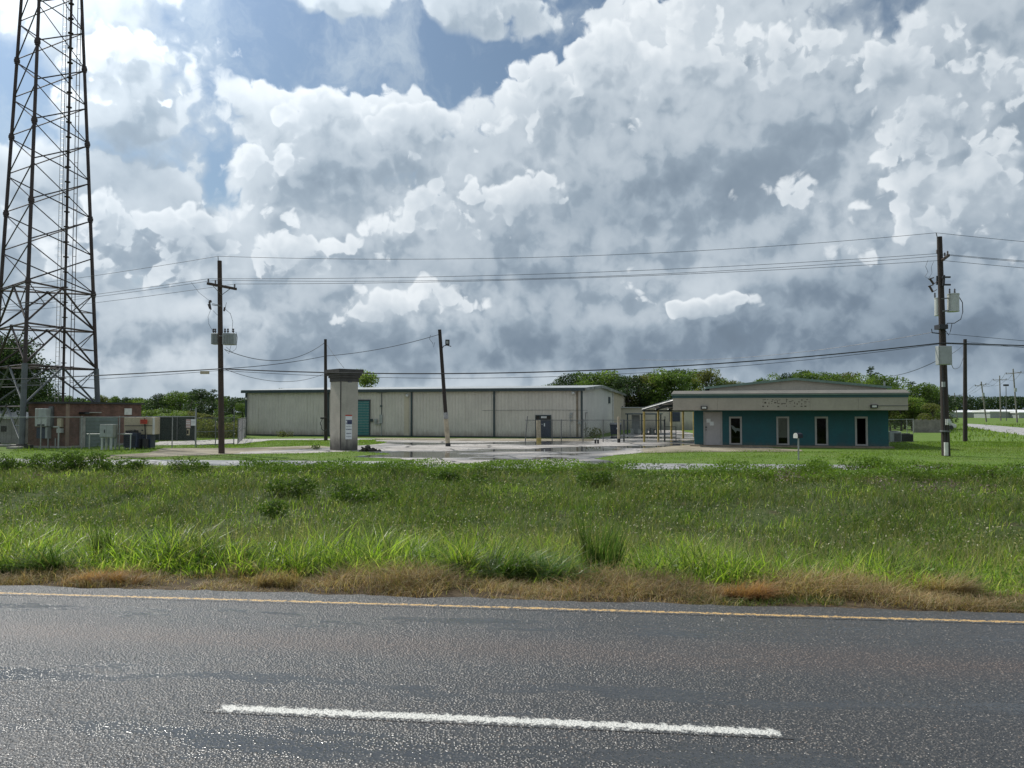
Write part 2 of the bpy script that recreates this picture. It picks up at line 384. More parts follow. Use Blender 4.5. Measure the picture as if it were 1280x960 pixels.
M_navy = material("navy_sign_ink", (0.04, 0.05, 0.12), 0.5, 0, 0.1, 6)
M_ink = material("black_sign_ink", (0.02, 0.02, 0.025), 0.5, 0, 0.1, 6)
M_paper = material("white_notice_paper", (0.72, 0.73, 0.74), 0.6, 0, 0.05, 6)
M_navymetal = material("navy_metal", (0.035, 0.045, 0.075), 0.5, 0, 0.2, 3)
M_cable = material("black_cable", (0.018, 0.018, 0.02), 0.5, 0, 0, 3)
M_porc = material("brown_porcelain", (0.06, 0.04, 0.035), 0.25, 0, 0.1, 5)
M_rubble = material("dark_rubble", (0.05, 0.042, 0.035), 0.9, 0, 0.4, 8, bump=0.8)
M_glass = glass_mat()
M_bark = material("tree_bark", (0.10, 0.085, 0.07), 0.9, 0, 0.3, 5, bump=0.6)

def brick_mat():
    m = bpy.data.materials.new("red_brown_brick"); m.use_nodes = True; t = NT(m.node_tree); t.n.clear()
    out = t.new('ShaderNodeOutputMaterial'); bs = t.new('ShaderNodeBsdfPrincipled'); t.l.new(bs.outputs[0], out.inputs[0])
    tc = t.new('ShaderNodeTexCoord'); s = t.sep(tc.outputs['Object']); uv = t.comb(t.add(s[0], s[1]), s[2], 0)
    b = t.new('ShaderNodeTexBrick'); t.put(b.inputs['Vector'], uv); b.inputs['Scale'].default_value = 1.0
    b.inputs['Brick Width'].default_value = 0.22; b.inputs['Row Height'].default_value = 0.075; b.inputs['Mortar Size'].default_value = 0.006
    b.inputs['Color1'].default_value = (0.20, 0.098, 0.070, 1); b.inputs['Color2'].default_value = (0.15, 0.075, 0.056, 1); b.inputs['Mortar'].default_value = (0.19, 0.15, 0.13, 1)
    n = t.noise(tc.outputs['Object'], 1.5, 5, 0.6)
    c = t.v('SCALE', b.outputs[0], t.ramp(n, 0.3, 0.7, 0.65, 1.25)); t.put(bs.inputs['Base Color'], c); bs.inputs['Roughness'].default_value = 0.85
    bp = t.new('ShaderNodeBump'); bp.inputs['Distance'].default_value = 0.01; t.put(bp.inputs['Height'], t.sub(1.0, b.outputs['Fac'])); t.l.new(bp.outputs[0], bs.inputs['Normal'])
    return m
M_brick = brick_mat()

# ------------------------------------------------------------------ terrain
YAW = math.atan(0.112)                         # the highway runs slightly down to the right
ct, st = math.cos(YAW), math.sin(YAW)
def to_tn(x, y): return x*ct - y*st, x*st + y*ct      # along-road, across-road
def to_xy(t, n): return t*ct + n*st, -t*st + n*ct
_gr = {}
def vnoise(x, y, sc, seed=0):
    """smooth value noise in 0..1"""
    if seed not in _gr: _gr[seed] = np.random.default_rng(100+seed).random((256, 256))
    g = _gr[seed]; X = x/sc; Y = y/sc; i = np.floor(X).astype(int); j = np.floor(Y).astype(int); fx = X-i; fy = Y-j
    fx = fx*fx*(3-2*fx); fy = fy*fy*(3-2*fy)
    a = g[i % 256, j % 256]; b = g[(i+1) % 256, j % 256]; c = g[i % 256, (j+1) % 256]; d = g[(i+1) % 256, (j+1) % 256]
    return (a*(1-fx)+b*fx)*(1-fy)+(c*(1-fx)+d*fx)*fy
EDGE = 7.54
def gz_tn(t, n):
    z = np.interp(n, [-60, -8, -5, EDGE, EDGE+0.4, 9.0, 12.0, 16.0, 20.5, 25.5, 28.8, 30.2, 2000], [-0.6, -0.6, -0.06, -0.06, -0.05, -0.14, -0.55, -0.95, -0.95, -0.62, -0.43, GZ, GZ])
    amp = np.interp(n, [EDGE+0.2, 9, 12, 26, 29.5, 30.2], [0, 0.10, 0.25, 0.22, 0.10, 0.0])
    z = z + amp*((vnoise(t, n, 2.6, 1)-0.5) + 0.5*(vnoise(t, n, 0.9, 2)-0.5))
    return z
def gz(x, y):
    t, n = to_tn(x, y); return gz_tn(t, n)

def ground_mat():
    m = bpy.data.materials.new("grassy_ground"); m.use_nodes = True; t = NT(m.node_tree); t.n.clear()
    out = t.new('ShaderNodeOutputMaterial'); bs = t.new('ShaderNodeBsdfPrincipled'); t.l.new(bs.outputs[0], out.inputs[0])
    geo = t.new('ShaderNodeNewGeometry'); pos = geo.outputs['Position']
    s = t.sep(pos); n = t.add(t.mul(s[0], st), t.mul(s[1], ct))
    n1 = t.noise(pos, 0.35, 6, 0.65); n2 = t.noise(pos, 6.0, 5, 0.7); n3 = t.noise(pos, 1.3, 4, 0.6)
    lawn = t.mix(t.ramp(n2, 0.3, 0.7), (0.065, 0.120, 0.018), (0.130, 0.205, 0.035))
    lawn = t.mix(t.ramp(n1, 0.45, 0.65, 0, 0.75), lawn, (0.135, 0.180, 0.045))
    lawn = t.mix(t.ramp(n3, 0.62, 0.74, 0, 0.5), lawn, (0.16, 0.13, 0.075))
    ditch = t.mix(t.ramp(n2, 0.35, 0.65), (0.030, 0.048, 0.012), (0.080, 0.105, 0.030))
    ditch = t.mix(t.ramp(n3, 0.55, 0.7, 0, 0.7), ditch, (0.075, 0.055, 0.035))
    c = t.mix(t.ramp(n, 28.4, 30.2), ditch, lawn)
    gravel = t.mix(t.ramp(t.noise(pos, 60, 2, 0.6), 0.4, 0.6), (0.035, 0.032, 0.030), (0.14, 0.125, 0.11))
    edge = t.add(n, t.mul(t.sub(n3, 0.5), 0.5))
    soil = t.mix(t.ramp(n2, 0.35, 0.65), (0.050, 0.036, 0.024), (0.115, 0.085, 0.052))
    c = t.mix(t.ramp(edge, 8.3, 9.2), soil, c)
    c = t.mix(t.ramp(edge, EDGE+0.10, EDGE+0.30), gravel, c)
    t.put(bs.inputs['Base Color'], c); bs.inputs['Roughness'].default_value = 0.95; bs.inputs['Specular IOR Level'].default_value = 0.2
    b = t.new('ShaderNodeBump'); b.inputs['Strength'].default_value = 0.8; b.inputs['Distance'].default_value = 0.06
    t.put(b.inputs['Height'], n2); t.l.new(b.outputs[0], bs.inputs['Normal'])
    return m

def build_ground():
    ts = np.concatenate([np.linspace(-2500, -60, 24), np.arange(-56, 56, 0.45), np.linspace(60, 2500, 24)])
    ns = np.concatenate([np.linspace(-300, -9, 8), np.arange(-8, 7.2, 1.0), np.arange(7.3, 30.6, 0.28), np.arange(32, 120, 4.0), np.linspace(130, 3200, 26)])
    T, N = np.meshgrid(ts, ns, indexing='ij'); Z = gz_tn(T, N); X, Y = T*ct+N*st, -T*st+N*ct
    V = np.stack([X, Y, Z], -1).reshape(-1, 3); a, b = len(ts), len(ns)
    i, j = np.meshgrid(np.arange(a-1), np.arange(b-1), indexing='ij'); q = (i*b+j).ravel()
    F = np.stack([q, q+b, q+b+1, q+1], -1)
    tag(np_mesh('ground', V, F, ground_mat(), smooth=True), kind='structure')
build_ground()

# ------------------------------------------------------------------ wet chip-seal asphalt
def asphalt_nodes(t, coord):
    """returns colour, roughness, height sockets; coord is road space in metres"""
    s = t.sep(coord)
    warp = t.noise(coord, 0.5, 3, 0.6)
    yy = t.add(s[1], t.mul(t.sub(warp, 0.5), 0.25))
    agg = t.new('ShaderNodeTexVoronoi', feature='F1'); t.put(agg.inputs['Vector'], coord); agg.inputs['Scale'].default_value = 62.0
    rnd = t.sep(agg.outputs['Color'])[0]; stone = t.ramp(agg.outputs['Distance'], 0.05, 0.62, 1.0, 0.0)
    agg2 = t.new('ShaderNodeTexVoronoi', feature='F1'); t.put(agg2.inputs['Vector'], coord); agg2.inputs['Scale'].default_value = 34.0
    rnd2 = t.sep(agg2.outputs['Color'])[1]; stone2 = t.ramp(agg2.outputs['Distance'], 0.08, 0.42, 1.0, 0.0)
    c = t.mix(t.ramp(rnd, 0.15, 1.0), (0.014, 0.012, 0.011), (0.078, 0.068, 0.058))
    lightst = t.mul(t.ramp(rnd2, 0.72, 0.84), stone2); c = t.mix(t.mul(lightst, 0.8), c, (0.20, 0.175, 0.15))
    brownst = t.mul(t.ramp(rnd2, 0.12, 0.05), stone2); c = t.mix(t.mul(brownst, 0.6), c, (0.16, 0.10, 0.065))
    st_ = t.v('MULTIPLY', coord, (0.16, 1.0, 1.0)); big = t.noise(st_, 1.1, 6, 0.62)
    # brown worn bands between the wheel paths, smooth bitumen in the wheel paths
    def band(c0, w): return t.ramp(t.m('ABSOLUTE', t.sub(yy, c0)), 0.0, w, 1.0, 0.0)
    brown = t.m('ADD', band(6.05, 0.55), t.mul(band(3.2, 0.4), 0.6), clamp=True)
    brown = t.mul(brown, t.ramp(big, 0.35, 0.6))
    c = t.mix(t.mul(brown, 0.6), c, (0.095, 0.056, 0.038))
    bleed = t.m('ADD', t.add(t.mul(band(6.75, 0.5), 0.7), band(5.15, 0.38)), t.add(t.mul(band(4.25, 0.42), 1.0), t.mul(band(2.4, 0.5), 0.8)), clamp=True)
    patch = t.noise(t.v('MULTIPLY', coord, (0.35, 1.5, 1.0)), 2.2, 6, 0.68)
    wet = t.mul(t.ramp(t.add(t.mul(bleed, 0.20), patch), 0.60, 0.74), 0.75)
    c = t.mix(t.mul(wet, 0.6), c, (0.030, 0.034, 0.040))
    rough = t.m('ADD', t.ramp(big, 0.3, 0.7, 0.44, 0.30), t.mul(brown, 0.15)); rough = t.m('MULTIPLY_ADD', wet, -0.20, rough)
    h = t.add(t.mul(stone, 0.55), t.mul(stone2, 0.6)); h = t.mul(h, t.ramp(wet, 0, 1, 1.0, 0.35)); cav = t.m('MAXIMUM', stone, stone2); c = t.v('SCALE', c, t.ramp(cav, 0.0, 0.8, 0.35, 1.35))  # shade of the pits and brighter stone tops put into the colour
    return c, rough, h
def asphalt_mat(name, paint=None, halfw=0.0, edge_scale=30.0, wear=0.5, length=None):
    m = bpy.data.materials.new(name); m.use_nodes = True; t = NT(m.node_tree); t.n.clear()
    out = t.new('ShaderNodeOutputMaterial'); bs = t.new('ShaderNodeBsdfPrincipled'); t.l.new(bs.outputs[0], out.inputs[0])
    tc = t.new('ShaderNodeTexCoord'); co = tc.outputs['Object']
    c, r, h = asphalt_nodes(t, co)
    if paint is not None:
        s = t.sep(co); d = t.sub(halfw[1], t.m('ABSOLUTE', t.sub(s[1], halfw[0])))
        n = t.noise(co, edge_scale, 4, 0.75)
        k = t.ramp(t.add(t.mul(d, 16.0), t.mul(t.sub(n, wear), 3.2)), 0.0, 0.5)
        if length:
            dx = t.sub(length[1], t.m('ABSOLUTE', t.sub(s[0], length[0]))); k = t.m('MINIMUM', k, t.ramp(t.add(t.mul(dx, 10), t.mul(t.sub(n, wear), 1.5)), 0.0, 0.4))
        pc = t.mix(t.ramp(t.noise(co, 90, 2, 0.6), 0.35, 0.7), paint, tuple(q*0.72 for q in paint))
        c = t.mix(k, c, pc); r = t.m('MULTIPLY_ADD', k, 0.12, r)
    t.put(bs.inputs['Base Color'], c); t.put(bs.inputs['Roughness'], r); bs.inputs['Specular IOR Level'].default_value = 0.85
    b = t.new('ShaderNodeBump'); b.inputs['Strength'].default_value = 1.0; b.inputs['Distance'].default_value = 0.008
    t.put(b.inputs['Height'], h); t.l.new(b.outputs[0], bs.inputs['Normal'])
    return m
def road_strip(name, n0, n1, t0, t1, z, mat, ragged=0.0):
    bmv = []; k = 260 if ragged else 40
    for i in range(k+1):
        t = t0+(t1-t0)*i/k; rr = ragged*(vnoise(np.array(t*1.0), np.array(3.0), 0.5, 5)-0.5)+ragged*0.7*(vnoise(np.array(t*1.0), np.array(9.0), 0.13, 6)-0.5)
        bmv += [(t, n0, z), (t, n1+float(rr), z)]
    mb = MB(); mb.add(bmv, [(2*i, 2*i+2, 2*i+3, 2*i+1) for i in range(k)])
    o = mb.build(name, mat); o.rotation_euler = (0, 0, -YAW); return tag(o, kind='structure')
M_asph = asphalt_mat("wet_chipseal_asphalt")
road_strip('road', -4.8, EDGE+0.02, -120, 120, 0.0, M_asph)
# ragged asphalt lip only over the visible stretch
def lip():
    k = 700; vs = []
    for i in range(k+1):
        t = -14+28*i/k; w = 0.10*float(vnoise(np.array(t), np.array(2.0), 0.45, 5)) + 0.06*float(vnoise(np.array(t), np.array(7.0), 0.12, 6))
        vs += [(t, EDGE+0.02, 0.0), (t, EDGE+0.02+w, -0.004), (t, EDGE+0.03+w, -0.06)]
    fs = []
    for i in range(k): fs += [(3*i, 3*i+3, 3*i+4, 3*i+1), (3*i+1, 3*i+4, 3*i+5, 3*i+2)]
    o = MB().add(vs, fs).build('road_edge', M_asph); o.rotation_euler = (0, 0, -YAW); tag(o, kind='structure')
lip()
YEL = (0.60, 0.37, 0.12)
road_strip('edge_line', 7.21, 7.37, -120, 120, 0.002, asphalt_mat("worn_yellow_line", YEL, (7.29, 0.046), 20.0, 0.55))
def dash(tc_, nc, L=3.42):
    road_strip('lane_marking', nc-0.085, nc+0.085, tc_-L/2-0.06, tc_+L/2+0.06, 0.002, asphalt_mat("worn_white_dash", (0.62, 0.61, 0.56), (nc, 0.052), 20.0, 0.47, (tc_, L/2)))
# the dash seen in the photo, and its neighbours up and down the road
a_, b_ = G(275, 883, 0.004), G(975, 916, 0.004)
ta, na = to_tn(a_.x, a_.y); tb, nb = to_tn(b_.x, b_.y)
for k in (-2, -1, 0, 1, 2): dash((ta+tb)/2 + k*12.2, (na+nb)/2, tb-ta)

# ------------------------------------------------------------------ pavements of the lot
def pave_mat(name, c1, c2, wetamt, crack=True, rough=0.8):
    m = bpy.data.materials.new(name); m.use_nodes = True; t = NT(m.node_tree); t.n.clear()
    out = t.new('ShaderNodeOutputMaterial'); bs = t.new('ShaderNodeBsdfPrincipled'); t.l.new(bs.outputs[0], out.inputs[0])
    geo = t.new('ShaderNodeNewGeometry'); pos = geo.outputs['Position']
    big = t.noise(pos, 0.35, 6, 0.62); fine = t.noise(pos, 9.0, 5, 0.7)
    c = t.mix(t.ramp(big, 0.35, 0.62), c1, c2); c = t.v('SCALE', c, t.ramp(fine, 0.3, 0.7, 0.75, 1.2))
    if crack:
        wp = t.v('ADD', pos, t.v('SCALE', t.noise(pos, 0.8, 4, 0.6, out=1), 1.3))
        ck = t.vor(wp, 0.22, 'DISTANCE_TO_EDGE'); k = t.ramp(ck, 0.010, 0.035, 1.0, 0.0)
        ck2 = t.vor(wp, 0.62, 'DISTANCE_TO_EDGE'); k2 = t.mul(t.ramp(ck2, 0.01, 0.03, 1.0, 0.0), t.ramp(big, 0.45, 0.6))
        c = t.mix(t.m('MAXIMUM', k, k2), c, (0.035, 0.034, 0.030))
    rr = rough
    if wetamt:
        wn = t.noise(t.v('MULTIPLY', pos, (0.6, 1.0, 1.0)), 0.17, 5, 0.55)
        damp = t.ramp(wn, 0.50-wetamt, 0.58-wetamt); pud = t.ramp(wn, 0.585-wetamt, 0.60-wetamt)
        c = t.mix(t.mul(damp, 0.55), c, (0.060, 0.056, 0.052)); rr = t.ramp(damp, 0, 1, rough, 0.35); rr = t.m('MULTIPLY', rr, t.ramp(pud, 0, 1, 1.0, 0.05))
        c = t.mix(t.mul(pud, 0.5), c, (0.03, 0.028, 0.025))
        b = t.new('ShaderNodeBump'); t.put(b.inputs['Strength'], t.ramp(pud, 0, 1, 0.4, 0.0)); b.inputs['Distance'].default_value = 0.01
        t.put(b.inputs['Height'], fine); t.l.new(b.outputs[0], bs.inputs['Normal'])
    t.put(bs.inputs['Base Color'], c); t.put(bs.inputs['Roughness'], rr)
    return m
def sheet(name, pix, z, mat, ragged=0.25):
    pts = []; g = [G(px, py, z) for px, py in pix]
    for i in range(len(g)):
        a, b = g[i], g[(i+1) % len(g)]; L = (b-a).length; k = max(1, int(L/0.7))
        nrm = Vector((-(b-a).y, (b-a).x, 0)).normalized()
        for j in range(k):
            p = a.lerp(b, j/k)
            if j: p = p + nrm*ragged*(random.random()-0.5)
            pts.append(p)
    mb = MB(); mb.add(pts, [tuple(range(len(pts)))])
    o = mb.build(name, mat)
    bm = bmesh.new(); bm.from_mesh(o.data); bmesh.ops.triangulate(bm, faces=bm.faces)
    for f in bm.faces:
        if f.normal.z < 0: f.normal_flip()
    bm.to_mesh(o.data); bm.free()
    return tag(o, kind='structure')
M_lot = pave_mat("cracked_wet_concrete_lot", (0.27, 0.245, 0.22), (0.42, 0.39, 0.36), 0.045)
M_drive = pave_mat("pale_concrete_drive", (0.34, 0.32, 0.29), (0.42, 0.40, 0.36), 0.0)
M_dirt = pave_mat("pale_gravel_dirt", (0.13, 0.11, 0.07), (0.30, 0.26, 0.19), 0.0, False, 0.95)
M_front = pave_mat("frontage_asphalt", (0.20, 0.20, 0.20), (0.30, 0.295, 0.29), 0.0, rough=.6)
M_side = pave_mat("side_road_grey", (0.30, 0.295, 0.29), (0.38, 0.37, 0.36), 0.0)
o = road_strip('frontage_road', 30.7, 34.2, -160, 160, GZ+0.004, M_front); 
LOT = [(296, 564.5), (360, 561.5), (420, 558.5), (462, 556), (480, 554), (484, 552.5), (470, 551.5), (470, 549.6), (640, 549), (735, 549), (785, 542), (806, 537), (850, 538), (868, 542), (872, 549), (930, 557), (1000, 563.0), (880, 563.6), (812, 565), (770, 568.5), (742, 573), (770, 577), (790, 580), (500, 580), (528, 577.5), (500, 573), (440, 571), (452, 569.5), (489, 568), (480, 566), (440, 564), (380, 566.5), (292, 567.5)]
sheet('parking_lot', LOT, GZ+0.008, M_lot)
sheet('gravel_drive', [(60, 574), (110, 570.5), (190, 565.5), (205, 560), (300, 560), (400, 557), (420, 559), (300, 565), (290, 567.5), (200, 571), (100, 575)], GZ+0.012, M_dirt, 0.5)
sheet('concrete_apron', [(180, 556.8), (302, 554.8), (340, 550.2), (470, 549.8), (470, 548.2), (300, 548.6), (200, 551.8)], GZ+0.016, M_drive, 0.3)
sheet('dirt_strip', [(470, 549.6), (560, 550.6), (640, 550.9), (740, 551.6), (742, 548.5), (640, 548.2), (470, 547.2)], GZ+0.020, M_dirt, 0.4)
sheet('side_road', [(1204, 529.3), (1222, 530.2), (1285, 535.2), (1400, 543), (1400, 560), (1290, 545.5), (1240, 538.5), (1210, 533.5)], GZ+0.008, M_side, 0.2)
sheet('entrance_walk', [(800, 561), (868, 555.5), (905, 558), (1000, 562), (1005, 564.3), (880, 564.6), (805, 566)], GZ+0.024, M_dirt, 0.2)

# ------------------------------------------------------------------ building helpers (local frame: x to the right along the front, y towards the back, z up)
def frame_s(px, O, yaw, off=0.0):
    """local x on the plane y=off of a frame at O turned by -yaw that projects to photo column px"""
    k = (px-640)/960; c, s = math.cos(yaw), math.sin(yaw)
    ox, oy = O[0]+s*off, O[1]+c*off
    return (k*oy-ox)/(c+k*s)
def frame_y(x, y, O, yaw): return O[1] - x*math.sin(yaw) + y*math.cos(yaw)
def frame_z(py, x, y, O, yaw): return CAMZ + (515-py)/960*frame_y(x, y, O, yaw) - GZ

def ribbed(mb, x0, x1, y, z0, z1, step=0.305, rib=0.035, w=0.09, axis='x', top=None, sgn=-1):
    """ribbed sheet-steel wall; top(x) gives a sloping top edge"""
    L = x1-x0; n = max(1, int(round(L/step))); pts = []
    for i in range(n):
        a = x0+L*i/n; b = x0+L*(i+1)/n; m = (a+b)/2
        pts += [(a, 0), (m-w/2, 0), (m-w/4, rib), (m+w/4, rib), (m+w/2, 0)]
    pts.append((x1, 0)); vs = []
    for u, d in pts:
        zt = top(u) if top else z1
        for z in (z0, zt):
            vs.append((u, y+sgn*d, z) if axis == 'x' else (y+sgn*d, u, z))
    k = len(pts)
    mb.add(vs, [(2*i, 2*i+2, 2*i+3, 2*i+1) for i in range(k-1)])

def wall_holes(mb, x0, x1, y0, y1, z0, z1, holes):
    """wall slab with rectangular openings (xa, xb, za, zb)"""
    xs = sorted(holes); x = x0
    for xa, xb, za, zb in xs:
        mb.b2(x, xa, y0, y1, z0, z1)
        if za > z0+1e-4: mb.b2(xa, xb, y0, y1, z0, za)
        if zb < z1-1e-4: mb.b2(xa, xb, y0, y1, zb, z1)
        x = xb
    mb.b2(x, x1, y0, y1, z0, z1)

# ------------------------------------------------------------------ warehouse
WO, WY = (6.0, 66.0), R(14)
wx = lambda px: frame_s(px, WO, WY)
w = thing('warehouse', 'long low cream ribbed-steel warehouse behind the wet lot', 'warehouse', (WO[0], WO[1], GZ), -WY)
XL = wx(307); H0, HR, H2, H3 = 4.22, 4.80, 4.62, 4.34; D1, D2, D3 = 11.3, 22.4, 41.0
prof = lambda y: float(np.interp(y, [0, D1, D2, D3], [H0, HR, H2, H3]))
mb = MB(); ribbed(mb, XL, 0, 0, 0.0, H0); mb.build('front_wall', M_wall, w)
mb = MB(); ribbed(mb, 0, D2, 0, 0.0, H0, axis='y', top=prof, sgn=1); mb.build('side_wall', M_wall3, w)
mb = MB(); ribbed(mb, D2, D3, 0.0, 0.0, H2, axis='y', top=prof, sgn=1); mb.build('rear_side_wall', M_wall2, w)
mb = MB(); ribbed(mb, 0, D3, XL, 0.0, H0, axis='y', top=prof, sgn=-1); mb.build('far_side_wall', M_wall, w)
mb = MB(); mb.b2(XL, 0, D3, D3+0.1, 0, H3-0.1); mb.build('back_wall', M_wall, w)
mb = MB()
for a, b in ((0, D1), (D1, D2), (D2, D3)):
    xr = 0.35
    e0 = -0.25 if a == 0 else 0; p = [(XL-0.3, a+e0, prof(a)+0.06), (xr, a+e0, prof(a)+0.06), (xr, b, prof(b)+0.06), (XL-0.3, b, prof(b)+0.06)]
    mb.extr(p, (0, 0, 0.07))
mb.build('roof', M_roof, w)
mb = MB(); mb.b2(XL-0.3, 0.30, -0.36, -0.255, H0-0.16, H0+0.09); mb.build('gutter', M_trim, w)
mb = MB()
for a, b in ((0, D1), (D1, D2), (D2, D3)):
    mb.extr([(0.36, a, prof(a)-0.12), (0.36, b, prof(b)-0.12), (0.36, b, prof(b)+0.14), (0.36, a, prof(a)+0.14)], (0.05, 0, 0))
mb.build('rake_trim', M_roof, w)
mb = MB(); mb.b2(XL, 0.02, -0.10, -0.06, -0.05, 0.11); mb.build('base_trim', M_trim, w)
for px in (308.5, 411, 515, 618, 727.5):
    x = wx(px); mb = MB(); mb.b2(x-0.075, x+0.075, -0.16, -0.045, 0.05, H0-0.17); mb.build('downspout', M_trim, w)
mb = MB(); mb.b2(0.04, 0.18, D2-0.02, D2+0.14, 0, H2-0.1); mb.build('downspout', M_white, w)
mb = MB(); mb.b2(0.05, 0.15, 33.0, 33.12, 0.8, 3.0); mb.build('vent_pipe', M_trim, w)
def panel(parent, px0, px1, py0, py1, O, yaw, y0, y1, name, mat, bevel=0.0):
    x0, x1 = frame_s(px0, O, yaw, y0), frame_s(px1, O, yaw, y0); xm = (x0+x1)/2
    z1, z0 = frame_z(py0, xm, y0, O, yaw), frame_z(py1, xm, y0, O, yaw); z0 = max(z0, 0.0)
    mb = MB(); mb.b2(x0, x1, y0, y1, z0, z1); return mb.build(name, mat, parent, bevel=bevel)
wp = lambda *a, **k: panel(w, *a[:4], WO, WY, *a[4:], **k)
# teal roller door
x0, x1 = wx(446.5), wx(462); zt = frame_z(501.5, x0, 0, WO, WY)
mb = MB(); k = 22
for i in range(k): mb.b2(x0, x1, -0.085, -0.05, 0.02+zt*i/k, zt*(i+0.86)/k)
d = mb.build('roller_door', M_tealdoor, w); tag(d, 'teal roller door')
mb = MB(); mb.b2(x0-0.12, x1+0.12, -0.12, -0.04, zt, zt+0.14); mb.b2(x1+0.005, x1+0.11, -0.12, -0.04, 0, zt-0.003); mb.b2(x0-0.11, x0-0.005, -0.12, -0.04, 0, zt-0.003); mb.build('door_frame', M_trim, d)
# glazed entrance
x0, x1 = wx(669.5), wx(688.7); zt = frame_z(518.7, x0, 0, WO, WY)
mb = MB(); mb.b2(x0, x1, -0.055, -0.045, 0.05, zt); e = mb.build('entrance', M_dark, w)
mb = MB()
for x in (x0, x0+(x1-x0)*0.28, x0+(x1-x0)*0.97): mb.b2(x, x+0.07, -0.13, -0.06, 0.05, zt)
for z in (0.05, zt*0.76, zt-0.08): mb.b2(x0+0.072, x1-0.03, -0.12, -0.065, z, z+0.07)
mb.build('door_frame', M_trim, e)
mb = MB(); mb.b2(x0+0.08, x1-0.05, -0.085, -0.08, 0.13, zt*0.755); mb.build('glass_leaf', M_navymetal, e)
mb = MB(); xm = x0+(x1-x0)*0.38
for i in range(5): mb.b2(xm+0.1*i, xm+0.1*i+0.075, -0.128, -0.122, zt*0.86, zt*0.945)
mb.build('door_number', M_paper, e)
mb = MB(); mb.b2(x0+0.75, x0+0.85, -0.09, -0.086, 1.0, 1.28); mb.b2(x0+0.55, x0+0.62, -0.09, -0.086, 1.15, 1.22); mb.build('notice', M_paper, e)
# small access door at the left, electrical gear, wall lights
x0, x1 = wx(396.5), wx(403.5); zt = frame_z(521.3, x0, 0, WO, WY)
mb = MB(); mb.b2(x0, x0+.04, -.06, -.04, 0, zt); mb.b2(x1, x1+.04, -.06, -.04, 0, zt); mb.b2(x0, x1+.04, -.065, -.04, zt, zt+.05); mb.b2(x0+.05, x1-.01, -.05, -.038, 0.02, zt-.01); mb.build('flush_door', M_wall, w)
def wall_light(px, py, parent=w, O=WO, yaw=WY, y=0.0, s=0.16):
    x = frame_s(px, O, yaw, y); z = frame_z(py, x, y, O, yaw); mb = MB()
    mb.tube((x, y-0.02, z), (x, y-0.22, z-0.05), s*0.45, s, 10); o = mb.build('wall_light', M_greypaint, parent)
    mb = MB(); mb.dome((x, y-0.24, z-0.06), s*0.85, 10, 4, full=True); mb.build('lens', M_white, o)
wall_light(510, 494); wall_light(717, 490.8); wall_light(309.5, 498, s=.13)
mb = MB(); x = wx(477.5); mb.tube((x, -0.08, 0.9), (x, -0.08, H0-0.25), 0.035); mb.b2(x-.5, x+.5, -.1, -.07, 4.0, 4.02)
mb.b2(x-.13, x+.08, -0.14, -0.08, H0-1.5, H0-1.35); mb.build('conduit', M_trim, w)
mb = MB()
for a, b, z0, z1 in ((-.66, -.42, 1.25, 1.62), (-.16, .12, 1.22, 2.0), (-.62, -.1, 1.12, 1.20), (.02, .05, 0.1, 1.2)): mb.b2(x+a, x+b, -0.2, -0.06, z0, z1)
mb.tube((x-.53, -.19, 1.45), (x-.53, -.26, 1.45), .09); mb.build('electric_meter', M_greypaint, w)
mb = MB(); x = wx(465.3); mb.b2(x-.12, x+.12, -.12, -.05, 1.35, 1.62); mb.build('junction_box', M_trim, w)
mb = MB(); x = wx(714)
for a, z, s in ((-0.12, 2.0, .24), (-.12, 1.75, .2), (-.1, 1.45, .2), (0.9, 1.55, .16), (0.6, 1.2, .3), (1.05, 1.4, .3)): mb.b2(x+a, x+a+s, -.16, -.05, z, z+s*0.7)
mb.tube((x-.1, -.08, .1), (x-.1, -.08, 2.0), .02); mb.build('switch_box', M_greypaint, w)
mb = MB(); x = wx(686); mb.tube((x-6.0, -0.06, 2.38), (x-.1, -.06, 2.42), .012, n=5); mb.tube((x-.1, -.06, 2.42), (x+3.4, -.06, 2.40), .012, n=5); mb.build('cable_run', M_trim, w)
# side wall: narrow door, vent, lamp
mb = MB(); mb.b2(0.045, 0.08, 1.9, 2.75, 0.1, 2.15); o = mb.build('side_door', M_wall3, w)
mb = MB(); mb.b2(0.05, 0.10, 1.78, 1.9, 0, 2.25); mb.b2(0.05, 0.10, 2.75, 2.87, 0, 2.25); mb.b2(0.05, 0.10, 1.9, 2.75, 2.152, 2.25); mb.build('door_frame', M_frame, o)
mb = MB(); mb.b2(0.04, 0.16, 18.6, 19.6, 3.2, 3.9); mb.build('louvre_vent', M_trim, w)
mb = MB(); mb.dome((0.6, D3-.3, H3-.25), .17, 10, 4, full=True); mb.build('wall_light', M_white, w)
# rust-stain strips where a downpipe was taken off
mb = MB(); mb.b2(wx(505.5), wx(511.5), -0.052, -0.042, 0.12, H0-0.4); mb.build('replacement_sheet', M_wall2, w)
mb = MB(); mb.b2(wx(720.3), wx(722.8), -0.054, -0.042, 0.12, H0-0.2); mb.build('stained_strip', material("rust_stained_strip", (0.20, 0.165, 0.12), 0.7, 0, 0.3, 1.0, streak=.5), w)

